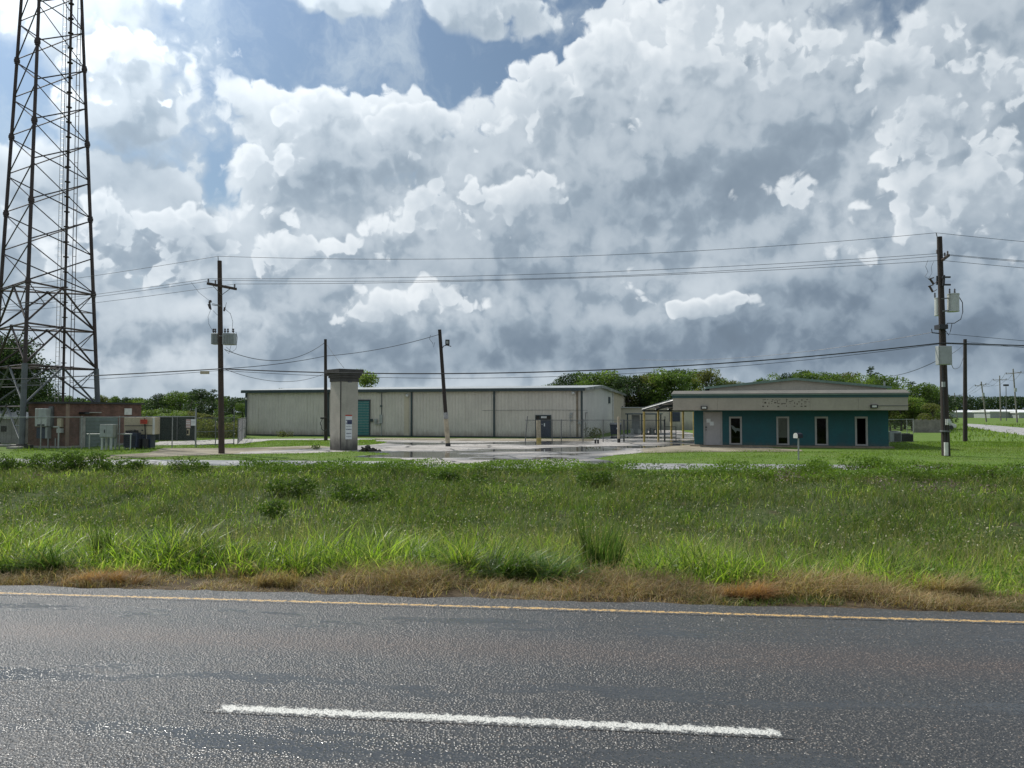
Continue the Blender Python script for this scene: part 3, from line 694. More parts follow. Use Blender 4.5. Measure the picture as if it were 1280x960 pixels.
# ------------------------------------------------------------------ teal shop
TO, TY = (12.1, 51.0), R(13.15)
s_ = thing('shop_building', 'teal block building with tan fascia, grey door and four narrow windows', 'building', (TO[0], TO[1], GZ), -TY)
tx = lambda px, off=0.0: frame_s(px, TO, TY, off)
TL = tx(1110); HW = 2.55; TD = 15.0
def tz(py, px, off=0.0): return frame_z(py, tx(px, off), off, TO, TY)
dx0, dx1, dz = tx(879), tx(902.5), tz(514.5, 890)
wins = []
for a, b in ((911, 927), (970, 986), (1018, 1034.5), (1068, 1084)):
    wins.append((tx(a), tx(b), max(0.12, tz(558, a)), tz(520.7, a)))
mb = MB(); wall_holes(mb, 0, TL, 0, 0.2, 0.0, HW, [(dx0, dx1, 0.0, dz)] + wins)
mb.build('front_wall', M_teal, s_)
mb = MB(); mb.b2(0, 0.2, 0.2, TD, 0, 3.6); mb.b2(TL-0.2, TL, 0.2, TD, 0, 3.6); mb.b2(0.2, TL-0.2, TD-0.2, TD, 0, 3.6); mb.build('side_wall', M_teal, s_)
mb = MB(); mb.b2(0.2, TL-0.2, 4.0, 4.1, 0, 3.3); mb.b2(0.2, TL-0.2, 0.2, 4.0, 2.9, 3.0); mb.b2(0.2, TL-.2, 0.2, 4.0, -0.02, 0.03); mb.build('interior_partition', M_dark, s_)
# door
mb = MB(); fw = 0.10
mb.b2(dx0, dx0+fw, -0.03, 0.12, 0.02, dz); mb.b2(dx1-fw, dx1, -0.03, 0.12, 0.02, dz); mb.b2(dx0+fw, dx1-fw, -0.03, 0.12, dz-fw*0.8, dz)
dr = MB().b2(dx0+fw+.004, dx1-fw-.004, 0.03, 0.09, 0.06, dz-fw*0.8-.004).build('door', M_doorgrey, s_); mb.build('door_frame', M_frame, dr)
xm = dx0+fw
MB().b2(xm+.10, xm+.36, 0.020, 0.029, 1.55, 1.80).build('paper_notice', M_paper, dr); MB().b2(xm+.30, xm+.56, 0.018, 0.028, 1.36, 1.62).build('paper_notice', M_paper, dr)
MB().tube((xm+.07, 0.029, 1.25), (xm+.07, -.03, 1.25), .05, n=10).build('door_lock', M_black, dr)
MB().tube((xm+.07, 0.029, 1.07), (xm+.07, -.05, 1.07), .035, n=10).build('door_handle', M_black, dr)
# windows
for i, (a, b, z0, z1) in enumerate(wins):
    mb = MB(); f = 0.115
    mb.b2(a, a+f, -0.035, 0.10, z0, z1); mb.b2(b-f, b, -0.035, 0.10, z0, z1); mb.b2(a+f, b-f, -0.035, 0.10, z1-f, z1); mb.b2(a+f, b-f, -0.035, 0.10, z0, z0+f*0.8)
    fr = mb.build('window', M_frame, s_)
    if i != 3:
        MB().b2(a+f, b-f, 0.05, 0.058, z0+f*.8, z1-f).build('pane', M_glass, fr)
    if i == 0:
        tag(fr, 'window with a torn white blind hanging in it')
        pts = [(a+f, z1-.55), (a+f+.16, z1-.62), (a+f+.30, z1-.75), (b-f, z1-.78), (b-f, z1-.98), (a+f+.38, z1-.92), (a+f+.30, z1-1.1), (a+f+.22, z1-.93), (a+f+.08, z1-.80)]
        MB().extr([(x, .12, z) for x, z in pts], (0, 0.01, 0)).build('torn_blind', M_white, fr)
    if i == 1:
        tag(fr, 'window boarded with a beige sheet')
        MB().b2(a+f, b-f, 0.07, 0.09, z0+.48, z1-f-.02).build('board', M_fascia, fr)
# kerb slab under the wall
MB().b2(-0.3, TL+0.15, -0.75, -0.003, -0.10, 0.09).build('kerb_slab', material("brown_concrete_kerb", (0.24, 0.19, 0.135), .85, 0, .2, 2), s_)
# fascia, band, metal cap, soffit
FO = -1.3
fx0, fx1 = frame_s(841, TO, TY, FO), frame_s(1135, TO, TY, FO)
zb, zt1, zt2, zt3 = 2.36, 3.15, 3.33, 3.63
nseg = 5
for i in range(nseg):
    a = fx0+(fx1-fx0)*i/nseg; b = fx0+(fx1-fx0)*(i+1)/nseg
    MB().b2(a+.004, b-.004, FO, FO+0.06, zb, zt1).build('fascia_panel', M_fascia, s_)
for a in (fx0, fx1-.06): MB().b2(a, a+.06, FO+.063, 3.2, zb, zt1).build('fascia_return', M_fascia, s_)
MB().b2(fx0-.03, fx1+.03, FO-.03, 3.2, zt1, zt2).build('band', M_darkteal, s_)
mb = MB(); mb.add([(fx0-.10, FO-.10, zt2), (fx1+.10, FO-.10, zt2), (fx1+.10, FO-.10, zt2+.10), (fx0-.10, FO-.10, zt2+.10), (fx0+.05, FO+.35, zt3), (fx1-.05, FO+.35, zt3), (fx1-.05, 3.2, zt3), (fx0+.05, 3.2, zt3), (fx0-.10, 3.2, zt2), (fx1+.10, 3.2, zt2)],
    [(0, 1, 2, 3), (3, 2, 5, 4), (4, 5, 6, 7), (8, 9, 6, 7), (0, 3, 4, 7, 8), (1, 2, 5, 6, 9), (0, 1, 9, 8)]); mb.build('metal_cap', material("brownish_metal_cap", (0.15, 0.14, 0.12), .6, 0, .1, 1, streak=.2), s_)
MB().b2(fx0-.12, fx1+.12, FO-.13, FO-.103, zt2-.01, zt2+.045).build('cap_edge', M_roofg, s_)
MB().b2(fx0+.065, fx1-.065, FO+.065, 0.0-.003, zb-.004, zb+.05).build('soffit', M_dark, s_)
# low gable roof behind the fascia
gy = 1.2; gx0, gx1, gxm = frame_s(887, TO, TY, gy), frame_s(1108.5, TO, TY, gy), frame_s(994, TO, TY, gy)
def gz_(py, x): return frame_z(py, x, gy, TO, TY)
ze0, ze1, zp = gz_(485.5, gx0), gz_(485.0, gx1), gz_(474.5, gxm)
MB().extr([(gx0, gy, 3.0), (gx1, gy, 3.0), (gx1, gy, ze1), (gxm, gy, zp), (gx0, gy, ze0)], (0, 0.12, 0)).build('gable_wall', material("gable_panel", (0.46, 0.42, 0.34), .6, 0, .08, 1, streak=.2), s_)
mb = MB()
mb.extr([(gx0-.25, gy-.2, ze0+.02), (gxm, gy-.2, zp+.03), (gxm, TD, zp+.03), (gx0-.25, TD, ze0+.02)], (0, 0, .06))
mb.extr([(gxm, gy-.2, zp+.031), (gx1+.25, gy-.2, ze1+.02), (gx1+.25, TD, ze1+.02), (gxm, TD, zp+.031)], (0, 0, .06)); mb.build('roof', M_roofg, s_)
mb = MB()
mb.extr([(gx0-.25, gy-.24, ze0-.05), (gxm, gy-.24, zp-.04), (gxm, gy-.24, zp+.12), (gx0-.25, gy-.24, ze0+.10)], (0, 0.036, 0))
mb.extr([(gxm, gy-.24, zp-.04), (gx1+.25, gy-.24, ze1-.05), (gx1+.25, gy-.24, ze1+.10), (gxm, gy-.24, zp+.12)], (0, 0.036, 0)); mb.build('rake_trim', M_roofg, s_)
mb = MB(); x = frame_s(1106, TO, TY, 5); mb.tube((x, 5, 3.3), (x, 5, 4.35), .06); mb.build('vent_pipe', M_galv, s_)
# floodlights on the fascia
for px, py in ((880, 509.7), (1092, 508.0)):
    x = frame_s(px, TO, TY, FO); z = frame_z(py, x, FO, TO, TY); f = MB().b2(x-.21, x+.21, FO-.16, FO-.02, z-.11, z+.11).build('floodlight', M_black, s_, bevel=.015)
    MB().b2(x-.13, x+.13, FO-.172, FO-.162, z-.055, z+.06).build('lens', M_white, f)
x = frame_s(1096, TO, TY, FO); MB().b2(x, fx1-.02, FO-.03, FO-.004, zb+.26, zb+.285).build('cable_run', M_trim, s_)
# glue marks and screw holes of letters taken off the fascia
mb = MB(); cx0 = 930
def ghost(zx, zy, w=0.045, h=0.045):
    px, py = 930+zx/12.8, 485+zy/12.8; x = frame_s(px, TO, TY, FO); z = frame_z(py, x, FO, TO, TY); mb.b2(x-w/2, x+w/2, FO-.006, FO+.01, z-h/2, z+h/2)
for zx, zy, a, b in ((340, 235, .10, .09), (305, 190, .06, .03), (325, 186, .05, .03), (345, 184, .05, .03), (378, 186, .07, .03), (376, 293, .06, .07), (305, 293, .10, .06), (300, 225, .03, .04), (398, 228, .05, .03),
    (398, 248, .04, .06), (445, 215, .10, .03), (440, 245, .04, .03), (452, 190, .04, .06), (498, 236, .11, .06), (490, 205, .04, .03), (512, 190, .05, .03), (532, 215, .03, .14), (550, 247, .12, .03), (548, 295, .09, .06),
    (575, 188, .03, .04), (560, 195, .03, .04), (632, 250, .24, .035), (605, 262, .04, .03), (678, 200, .025, .20), (678, 290, .025, .10), (740, 218, .14, .03), (775, 205, .09, .03), (735, 245, .03, .06), (808, 240, .03, .10),
    (806, 292, .09, .04), (850, 255, .05, .08), (880, 222, .10, .035), (925, 192, .09, .05), (922, 255, .05, .06), (920, 292, .10, .05), (980, 222, .12, .04), (975, 250, .03, .03), (980, 292, .10, .06), (1010, 185, .10, .025), (1040, 222, .08, .02), (470, 190, .03, .03), (690, 185, .08, .02)):
    ghost(zx, zy, a*1.15, b*1.15)
mb.build('lettering_marks', material("glue_mark_brown", (0.07, 0.055, 0.045), .8, 0, .3, 20), s_)

# ------------------------------------------------------------------ canopy beside the shop
cn = thing('carport', 'lean-to metal canopy on yellow posts at the left end of the teal building', 'canopy', (9.9, 58.0, GZ))
PST = [(805.3, 58.4), (823, 60.0), (839.3, 63.0), (854, 65.5), (867.5, 68.5)]
for px, D in PST:
    top = 2.45 if px < 850 else 2.5
    a = G(px, 515+2.25*960/D); a.z = GZ; mb = MB(); mb.box((a.x, a.y, GZ+top/2), (0.14, 0.14, top)); mb.build('post', M_yellow, cn, world=True)
c1, c4 = Vector((9.75, 57.6, 2.12)), Vector((17.2, 70.2, 2.12)); c2, c3 = Vector((11.95, 55.6, 2.85)), Vector((19.4, 68.0, 2.85))
MB().extr([c1, c2, c3, c4], (0, 0, .05)).build('roof_sheet', M_roof, cn, world=True)
mb = MB()
for i in range(6):
    t = i/5; a = c1.lerp(c4, t); b = c2.lerp(c3, t); a = a+Vector((0, 0, -.09)); b = b+Vector((0, 0, -.09)); mb.path([a, b], .07, 4)
mb.build('rafter', M_trim, cn, world=True)
mb = MB()
for t in (0.03, 0.5, 0.97): mb.path([c1.lerp(c2, t)+Vector((0, 0, -.2)), c4.lerp(c3, t)+Vector((0, 0, -.2))], .07, 4)
mb.build('beam', M_trim, cn, world=True)

# ------------------------------------------------------------------ other buildings
o = thing('long_cream_building', 'long low cream building with one dark window seen through the canopy posts', 'building', (15.0, 97, GZ), R(-6))
mb = MB(); mb.b2(-4, 12, 0, 6, 0, 2.75); mb.build('wall', material("cream_panel_wall", (0.50, 0.46, 0.37), .6, 0, .08, .8, dirt=(-.4, .9, .6, (0.16, 0.17, 0.15))), o)
mb = MB(); mb.b2(-4.2, 12.2, -.25, 6.2, 2.75, 2.87); mb.build('roof', M_roof, o)
x = 5.45; f = MB().b2(x-.65, x+.65, -.05, -.003, 1.05, 2.25).build('window', M_navymetal, o); MB().b2(x-.6, x+.6, -.075, -.052, 1.62, 1.70).build('shutter_bar', M_trim, f); MB().b2(x-.55, x+.55, -.07, -.052, 1.95, 2.0).build('shutter_bar', M_trim, f)

o = thing('open_shed', 'low open-sided shed with clutter against the warehouse side wall', 'shed', (11.5, 76, GZ), R(-14))
MB().b2(-0.3, 2.9, 0.0, 9.0, 2.0, 2.12).build('roof', M_trim, o)
for x, y in ((-.1, .2), (1.3, .2), (2.7, .2), (2.7, 4.5), (2.7, 8.6)): MB().b2(x-.06, x+.06, y-.06, y+.06, 0, 2.0).build('post', M_trim, o)
MB().b2(0.2, 1.0, 1.5, 1.56, 0, 1.95).build('panel', M_greypaint, o); MB().b2(2.62, 2.66, 0.5, 4.0, 0, 1.9).build('panel', M_galv, o)
for i in range(7):
    x, y = .3+i*.33, random.uniform(.8, 3.5); MB().box((x, y, .3), (random.uniform(.18, .3), .3, random.uniform(.4, .6)), Matrix.Rotation(random.random()*3, 3, 'Z')).build('stored_box', M_palegrey, o)

# brick equipment building by the tower (the photo shows its narrow front and its long right side)
BO, BY = (-27.75, 48.0), R(14)
b = thing('brick_equipment_building', 'flat-roofed red-brown brick building under the lattice tower', 'building', (BO[0], BO[1], GZ), -BY)
bx = lambda px, off=0.0: frame_s(px, BO, BY, off)
bp = lambda a, b_, c, d, y0, y1, n, m, par=b, **k: panel(par, a, b_, c, d, BO, BY, y0, y1, n, m, **k)
def side_t(px): k = (px-640)/960; return (k*BO[1]-BO[0])/(math.sin(BY)-k*math.cos(BY))
def side_panel(px0, px1, py0, py1, d, name, mat, par=b):
    t0, t1 = side_t(px0), side_t(px1); D = BO[1]+math.cos(BY)*(t0+t1)/2; z = lambda py: max(0.0, CAMZ+(515-py)/960*D-GZ)
    return MB().b2(d[0], d[1], t0, t1, z(py1), z(py0)).build(name, mat, par)
X0 = bx(36); HB = 2.77; SD = side_t(177)
MB().b2(X0, 0, 0, SD, 0, HB).build('wall', M_brick, b)
MB().b2(X0-.15, .15, -.16, SD+.15, HB+.002, HB+.12).build('roof_slab', M_black, b)
MB().b2(X0-.02, .03, -.05, SD+.02, 0, .12).build('plinth', M_concrete, b)
MB().b2(-.09, .05, -.06, .10, .125, HB-.01).build('pilaster', material("buff_pilaster", (.26, .18, .135), .8, 0, .15, 2), b)
side_panel(100, 106, 521, 561, (.004, .10), 'pilaster', M_concrete)
lv = side_panel(107, 147, 521.5, 561, (.004, .06), 'louvred_panel', M_greygreen)
mb = MB()
for i in range(7): z = 0.2+i*.24; mb.b2(.063, .10, side_t(108), side_t(146), z, z+.10)
mb.build('louvre_blades', M_greygreen, lv)
ac = bp(44, 58.5, 510.5, 533, -.45, -.01, 'air_conditioner', M_palegrey, bevel=.02)
bp(45.5, 48, 511.5, 523, -.47, -.452, 'side_grille', M_frame, ac); bp(49.5, 58, 511, 523, -.47, -.452, 'front_grille', M_greypaint, ac); bp(47, 56, 530.3, 532.3, -.465, -.452, 'label_plate', M_black, ac)
bp(46.5, 57, 534.5, 548, -.30, -.01, 'dark_vent_hood', M_navymetal); bp(57.3, 60, 534, 548, -.32, -.01, 'duct', M_greypaint)
bp(61, 66, 508, 534, -.14, -.01, 'cable_duct', M_dullsteel); bp(72, 77, 523, 534, -.2, -.01, 'meter_box', M_tan); m_ = bp(71.5, 76.5, 535.5, 541, -.26, -.01, 'electric_meter', M_palegrey)
mb = MB(); x = bx(78.3); mb.tube((x, -.25, 0), (x, -.25, 1.32), .045); mb.tube((x, -.25, 1.32), (x-.4, -.25, 1.32), .045); mb.build('conduit', M_palegrey, b)
for px, h in ((65.5, .6), (74.5, .62)): MB().tube((bx(px), -.25, 0), (bx(px), -.25, h), .035).build('pipe', M_greypaint, b)
side_panel(99, 104, 514.8, 517.8, (.01, .5), 'cable_tray', M_black); side_panel(105, 121, 515, 516.2, (.01, .4), 'cable_tray', M_concrete)
side_panel(155.5, 164.5, 510.5, 518.5, (.005, .04), 'white_board', M_white)

# small grey shed at the far left
o = thing('weathered_shed', 'grey boarded shed with white roof edge at the left border of the photo', 'shed', (-37.5, 55, GZ), R(-3))
mb = MB()
for i in range(26): mb.b2(-2.4+i*.2, -2.4+i*.2+.185, 0, .05, 0, 1.75)
mb.build('board_wall', material("weathered_pale_boards", (.30, .29, .26), .85, 0, .2, 2, streak=.4), o)
MB().b2(-2.4, 2.8, .06, 3, 0, 1.7).build('body', M_greywood, o)
MB().extr([(-2.6, -.2, 1.78), (2.1, -.2, 1.78), (2.1, -.2, 1.85), (0.2, -.2, 2.35), (-2.6, -.2, 2.7)], (0, 3.4, 0)).build('roof', material("white_corrugated_roof", (.5, .5, .48), .5, 0, .15, 1, streak=.4), o)
f = MB().b2(1.0, 1.4, -.04, -.003, .85, 1.25).build('window', M_dark, o)

# far white sheds beyond the side road
for i, (px, D, L, h, lab) in enumerate(((1228, 300, 26, 2.9, 'longest of the low white-roofed sheds on the horizon behind the tall right poles'), (1262, 285, 15, 3.1, 'shorter white-roofed shed at the right end of the row on the horizon'), (1300, 280, 16, 2.8, 'white-roofed shed on the horizon cut by the right border'))):
    g = G(px, 515+2.25*960/D); o = thing('distant_shed', lab, 'shed', (g.x, D, GZ), 0, 'low white sheds on the horizon')
    MB().b2(-L/2, L/2, 0, 10, 0, h-.9).build('wall', M_greypaint, o)
    MB().extr([(-L/2-.4, -.5, h-.95), (-L/2-.4, -.5, h-.6), (-L/2-.4, 5, h), (-L/2-.4, 10.5, h-.6), (-L/2-.4, 10.5, h-.95)], (L+.8, 0, 0)).build('roof', material("white_shed_roof", (.75, .75, .74), .5, 0, .05, .3), o)

# ------------------------------------------------------------------ lattice tower
def tower():
    cx, cy, th, Rk, kk, z0, dz = -31.65, 51.4, 0.324, 3.256, 0.0557, 10.11, 5.274
    root = thing('lattice_tower', 'tall three-legged rusty steel lattice mast behind the brick building', 'tower', (cx, cy, GZ))
    def leg(k, z):
        Rr = Rk-kk*(z-z0); a = th+k*2*math.pi/3; return Vector((cx+Rr*math.sin(a), cy-Rr*math.cos(a), z))
    ZT = 46.0; h = dz/2
    for k in range(3):
        mb = MB(); mb.tube(leg(k, 4.9), leg(k, ZT), .12, .085, 10)
        mb.build('leg', M_tower, root, world=True, smooth=False)
        mb = MB(); mb.tube(leg(k, -.35), leg(k, 4.9), .175, .17, 10); mb.build('lower_leg', M_towerbase, root, world=True)
        c = leg(k, 0); mb = MB(); mb.box((c.x, c.y, -.30), (.9, .9, .2)); mb.tube((c.x, c.y, -.20), (c.x, c.y, -.12), .30, n=12); mb.build('footing', M_capdark, root, world=True)
    lv = [z0+h*i for i in range(0, int((ZT-z0)/h)+1)]
    for i, z in enumerate(lv):
        if i % 2 == 0:
            for k in range(3):
                p = leg(k, z); mb = MB(); mb.tube(p+Vector((0, 0, -.09)), p+Vector((0, 0, .09)), .185, n=10); mb.tube(p+Vector((0, 0, -.22)), p+Vector((0, 0, .22)), .155, n=8); mb.build('flange', M_tower, root, world=True)
    for i in range(len(lv)-1):
        za, zb = lv[i], lv[i+1]; off = .12
        for k in range(3):
            l = (k+1) % 3; mb = MB(); mb.tube(leg(k, za+off), leg(l, zb-off), .041, n=4); mb.tube(leg(l, za+off), leg(k, zb-off), .041, n=4)
            mb.build('cross_brace', M_tower, root, world=True)
            
    low = [z0, z0-h, z0-2*h, z0-3*h, -.3]
    for i in range(4):
        zt, zb = low[i], low[i+1]
        for k in range(3):
            if i == 3 and k < 2: continue
            l = (k+1) % 3; a, b = leg(k, zt), leg(l, zt); m = a.lerp(b, .5)
            mb = MB(); mb.tube(a, b, .062, n=4); mb.tube(m+Vector((0, 0, -.1)), m+Vector((0, 0, .1)), .11, n=6); mb.build('horizontal_beam', M_tower, root, world=True)
            a2, b2 = leg(k, zb+.1), leg(l, zb+.1); mb = MB()
            mb.tube(m, a2, .068, n=5); mb.tube(m, b2, .068, n=5)
            ma, mb_ = m.lerp(a2, .5), m.lerp(b2, .5); zm = (zt+zb)/2
            mb.tube(a, ma, .035, n=4); mb.tube(b, mb_, .035, n=4); mb.tube(leg(k, zm), ma, .035, n=4); mb.tube(leg(l, zm), mb_, .035, n=4)
            mb.build('panel_brace', M_tower if i < 2 else M_towerbase, root, world=True)
        # horizontal plan bracing
        ms = [leg(k, zt).lerp(leg((k+1) % 3, zt), .5) for k in range(3)]
        mb = MB()
        for k in range(3): mb.tube(ms[k], ms[(k+1) % 3], .035, n=4)
        mb.build('plan_brace', M_tower, root, world=True)
    # feed pipe with collars
    p0 = P(78.5, 505, 52.8); mb = MB(); mb.tube((p0.x, p0.y, -.3), (p0.x, p0.y, ZT), .085, n=10)
    z = 1.0
    while z < ZT: mb.tube((p0.x, p0.y, z), (p0.x, p0.y, z+.05), .19, n=8); z += 1.05
    mb.build('feed_pipe', M_tower, root, world=True)
    def ladder(px, D, wdt, r, name, mat, step):
        p = P(px, 480, D); mb = MB()
        for s in (-1, 1): mb.tube((p.x+s*wdt/2, p.y, 0.5), (p.x+s*wdt/2, p.y, ZT), r, n=5)
        z = .6
        while z < ZT: mb.tube((p.x-wdt/2, p.y, z), (p.x+wdt/2, p.y, z), r*.8, n=4); z += step
        mb.build(name, mat, root, world=True)
    ladder(71, 53.4, .23, .018, 'ladder', M_galv, .32); ladder(89.5, 53.2, .23, .025, 'cable_ladder', M_tower, 1.1)
    p = P(74.5, 480, 53.3); mb = MB()
    for d in (-.05, .05): mb.tube((p.x+d, p.y, .5), (p.x+d, p.y, ZT), .012, n=4)
    mb.build('feed_cable', M_cable, root, world=True)
    return root
tower()

# ------------------------------------------------------------------ poles
def pole(name, label, pxb, D, pxt, pyt, rb, rt, mat, cat='pole', group=None, dtop=0.0):
    b = G(pxb, 515+2.25*960/D); t = P(pxt, pyt, D+dtop); root = thing(name, label, cat, (b.x, b.y, GZ), 0, group)
    mb = MB(); n = 8
    mb.path([b.lerp(t, i/n) + Vector((0, 0, -.02 if i == 0 else 0)) for i in range(n+1)], [rb+(rt-rb)*i/n for i in range(n+1)], 12)
    mb.build('shaft', mat, root, world=True); return root, b, t
def insulator(c, root, h=.22, r=.05, d=Vector((0, 0, 1))):
    mb = MB(); mb.tube(c, c+d*h, r*.45, n=8)
    for i in range(3): mb.tube(c+d*(h*(.25+.25*i)), c+d*(h*(.32+.25*i)), r, r*.9, n=8)
    mb.build('insulator', M_porc, root, world=True)
def wire(name, label, pts, sag, r, group='overhead lines along the frontage road'):
    """pts: support points; each span sags by sag metres"""
    mb = MB(); path = []
    sg = sag if isinstance(sag, (list, tuple)) else [sag]*(len(pts)-1)
    for i in range(len(pts)-1):
        a, b = pts[i], pts[i+1]; n = 28
        for k in range(n + (1 if i == len(pts)-2 else 0)):
            t = k/n; p = a.lerp(b, t); p.z -= sg[i]*4*t*(1-t); path.append(p)
    mb.path(path, r, 5); o = mb.build(name, M_cable); return tag(o, label, 'power line', group)

# left pole with crossarm and transformers
LP, lb, lt = pole('utility_pole', 'brown utility pole with tilted crossarm and two grey box transformers', 277, 41.5, 274.5, 326, .165, .115, M_woodbrown, 'utility pole')
pin = MB(); top = lt.copy(); pin.tube(top+Vector((-.05, 0, -.25)), P(272.5, 320.5, 41.5), .02); pin.build('top_pin', M_dullsteel, LP, world=True)
aL, aR = P(260.5, 354.8, 40.6), P(296.5, 361.8, 42.3)
mb = MB(); d = (aR-aL); q = d.to_track_quat('X', 'Z').to_matrix(); mb.box((aL+aR)/2+Vector((0, -.14, 0)), (d.length, .10, .13), q); mb.build('crossarm', M_woodbrown, LP, world=True)
c = aL.lerp(aR, .42)
for t in (.18, .78):
    p = aL.lerp(aR, t)+Vector((0, -.14, -.05)); e = P(277+(-.3), 369, 41.35); MB().tube(p, e, .018, n=4).build('arm_brace', M_dullsteel, LP, world=True)
insL = []
for t in (.03, .27, .94):
    p = aL.lerp(aR, t)+Vector((0, -.14, .06)); insulator(p, LP, .2, .06); insL.append(p+Vector((0, 0, .2)))
def box_transformer(root, px0, px1, py0, py1, D, mat=M_greypaint):
    a, b_ = P(px0, py1, D), P(px1, py0, D); cx, cz = (a.x+b_.x)/2, (a.z+b_.z)/2; mb = MB()
    mb.box((cx, D, cz), (b_.x-a.x, .45, b_.z-a.z)); o = mb.build('transformer', mat, root, world=True, bevel=.02)
    mb = MB()
    for i in range(6): x = a.x+.1+(b_.x-a.x-.2)*i/5; mb.box((x, D-.245, cz), (.025, .04, (b_.z-a.z)*.8))
    mb.build('cooling_fin', mat, o, world=True)
    for f in (.1, .35, .8):
        x = a.x+(b_.x-a.x)*f; mb = MB(); mb.tube((x, D, b_.z), (x, D, b_.z+.2), .03, n=6); mb.tube((x, D, b_.z+.08), (x, D, b_.z+.14), .06, n=8); mb.tube((x, D, b_.z+.18), (x, D, b_.z+.26), .05, n=8); mb.build('bushing', M_porc, o, world=True)
box_transformer(LP, 265.5, 275.5, 416.8, 430.6, 41.9); box_transformer(LP, 279.5, 294.5, 416.8, 431.2, 41.3)
MB().tube(P(274, 420, 41.3), P(283, 420, 41.3), .03).build('mounting_arm', M_dullsteel, LP, world=True)
mb = MB(); mb.tube(P(265, 381, 41), P(277, 383, 41.4), .02); mb.tube(P(265.5, 379.5, 41), P(277, 382, 41.4), .015); mb.build('cutout_arm', M_dullsteel, LP, world=True)
mb = MB(); mb.tube(P(261.5, 377, 41), P(263.5, 387, 41), .05, n=8); mb.tube(P(262.5, 375.5, 41), P(263.5, 378, 41), .07, n=8); mb.tube(P(260, 380, 41), P(262, 386, 41), .03); mb.build('fuse_cutout', M_porc, LP, world=True)
mb = MB(); mb.tube(P(281, 384, 41.2), P(280, 389, 41.2), .05); mb.build('arrester', M_porc, LP, world=True)
mb = MB()
mb.path([P(263, 388, 41), P(260, 396, 41), P(261, 405, 41), P(266, 414, 41.5)], .010, 4); mb.path([P(281, 386, 41.2), P(288, 392, 41.2), P(291, 402, 41.2), P(290, 415, 41.2)], .010, 4)
mb.path([P(239, 353, 40), P(249, 366, 40.5), P(262, 376, 41)], .008, 4); mb.path([P(266, 388, 41), P(274, 396, 41.2)], .008, 4)
mb.path([P(295, 415, 41), P(297, 422, 41), P(295, 436, 41), P(290, 440, 41), P(283, 434, 41.2)], .010, 4); mb.path([P(289, 431, 41), P(286, 442, 41), P(280, 436, 41.3)], .010, 4)
mb.path([P(281, 388, 41.2), P(283, 378, 41.2)], .01, 4)
mb.build('jumper_wire', M_cable, LP, world=True)
mb = MB(); a = P(256, 465.7, 41); mb.box(a, (.45, .12, .16)); sp = mb.build('splice_enclosure', M_tan, None); tag(sp, 'small tan splice box hanging on the lower cable left of the left utility pole', 'cable box')

# right pole
RP, rb_, rt_ = pole('utility_pole', 'dark utility pole with two can transformers and a grey cabinet, right of the teal building', 1182.5, 39.3, 1174.3, 296, .205, .125, M_wood, 'utility pole')
MB().tube(P(1172.3, 300, 39.2), P(1170.2, 291, 39.2), .022).build('top_pin', M_dullsteel, RP, world=True)
mb = MB(); d = P(1186, 319, 39.9)-P(1177.5, 325.5, 38.9); q = d.to_track_quat('X', 'Z').to_matrix(); mb.box((P(1186, 319, 39.9)+P(1177.5, 325.5, 38.9))/2, (d.length, .1, .12), q); mb.build('crossarm', M_woodbrown, RP, world=True)
for a in (P(1184.5, 318.5, 39.7), P(1181, 320.5, 39.3), P(1171.3, 317, 39.0)): insulator(a, RP, .2, .06)
def can(px, py0, py1, w_, D, mat):
    a, b_ = P(px, py1, D), P(px, py0, D); r = w_/2*D/960; mb = MB(); mb.tube(a, b_, r, n=20); mb.tube(b_, b_+Vector((0, 0, .05)), r*1.06, n=20); mb.tube(a+Vector((0, 0, -.03)), a+Vector((0, 0, .03)), r*1.04, n=20)
    o = mb.build('transformer', mat, RP, world=True)
    for dx in (-.18, .08): 
        c_ = b_+Vector((dx, 0, .04)); insulator(c_, o, .28, .06)
can(1191.5, 368.5, 389, 13.5, 39.3, M_palegrey); can(1173, 373.5, 394, 9, 40.0, M_palegrey)
mb = MB(); mb.tube(P(1177, 373.5, 39.2), P(1190, 372, 39.3), .03); mb.tube(P(1178, 389, 39.2), P(1190, 388, 39.3), .04); mb.build('mounting_arm', M_dullsteel, RP, world=True)
mb = MB(); mb.b2(P(1170.5, 0, 39).x, P(1180.5, 0, 39).x, 38.95, 39.02, P(0, 347.5, 39).z, P(0, 345.5, 39).z); mb.b2(P(1170.5, 0, 39).x, P(1180.5, 0, 39).x, 38.95, 39.02, P(0, 357, 39).z, P(0, 355, 39).z); mb.tube(P(1179.5, 357, 39.1), P(1180, 344, 39.1), .06); mb.tube(P(1171.5, 356, 39.1), P(1171.5, 345, 39.1), .05); mb.build('equipment_bracket', M_black, RP, world=True)
for (a, b_) in (((1162, 348), (1167, 355)), ((1161.5, 357), (1166, 365))):
    p, q_ = P(*a, 38.6), P(*b_, 38.6); mb = MB(); mb.tube(p, q_, .055, n=8); mb.tube(P(a[0]-1, a[1]+1, 38.6), P(a[0]+5, a[1]-1, 38.8), .03, n=6); mb.tube(q_, P(b_[0]+5, b_[1]-3, 39), .02, n=5); mb.build('fuse_cutout', M_porc, RP, world=True)
mb = MB(); mb.path([P(1160, 325, 39), P(1157, 333, 38.8), P(1160, 340, 38.7), P(1156, 346, 38.6), P(1162, 349, 38.6)], .009, 4); mb.path([P(1167, 327, 39), P(1164, 334, 38.8), P(1165, 341, 38.7), P(1161, 348, 38.6)], .009, 4)
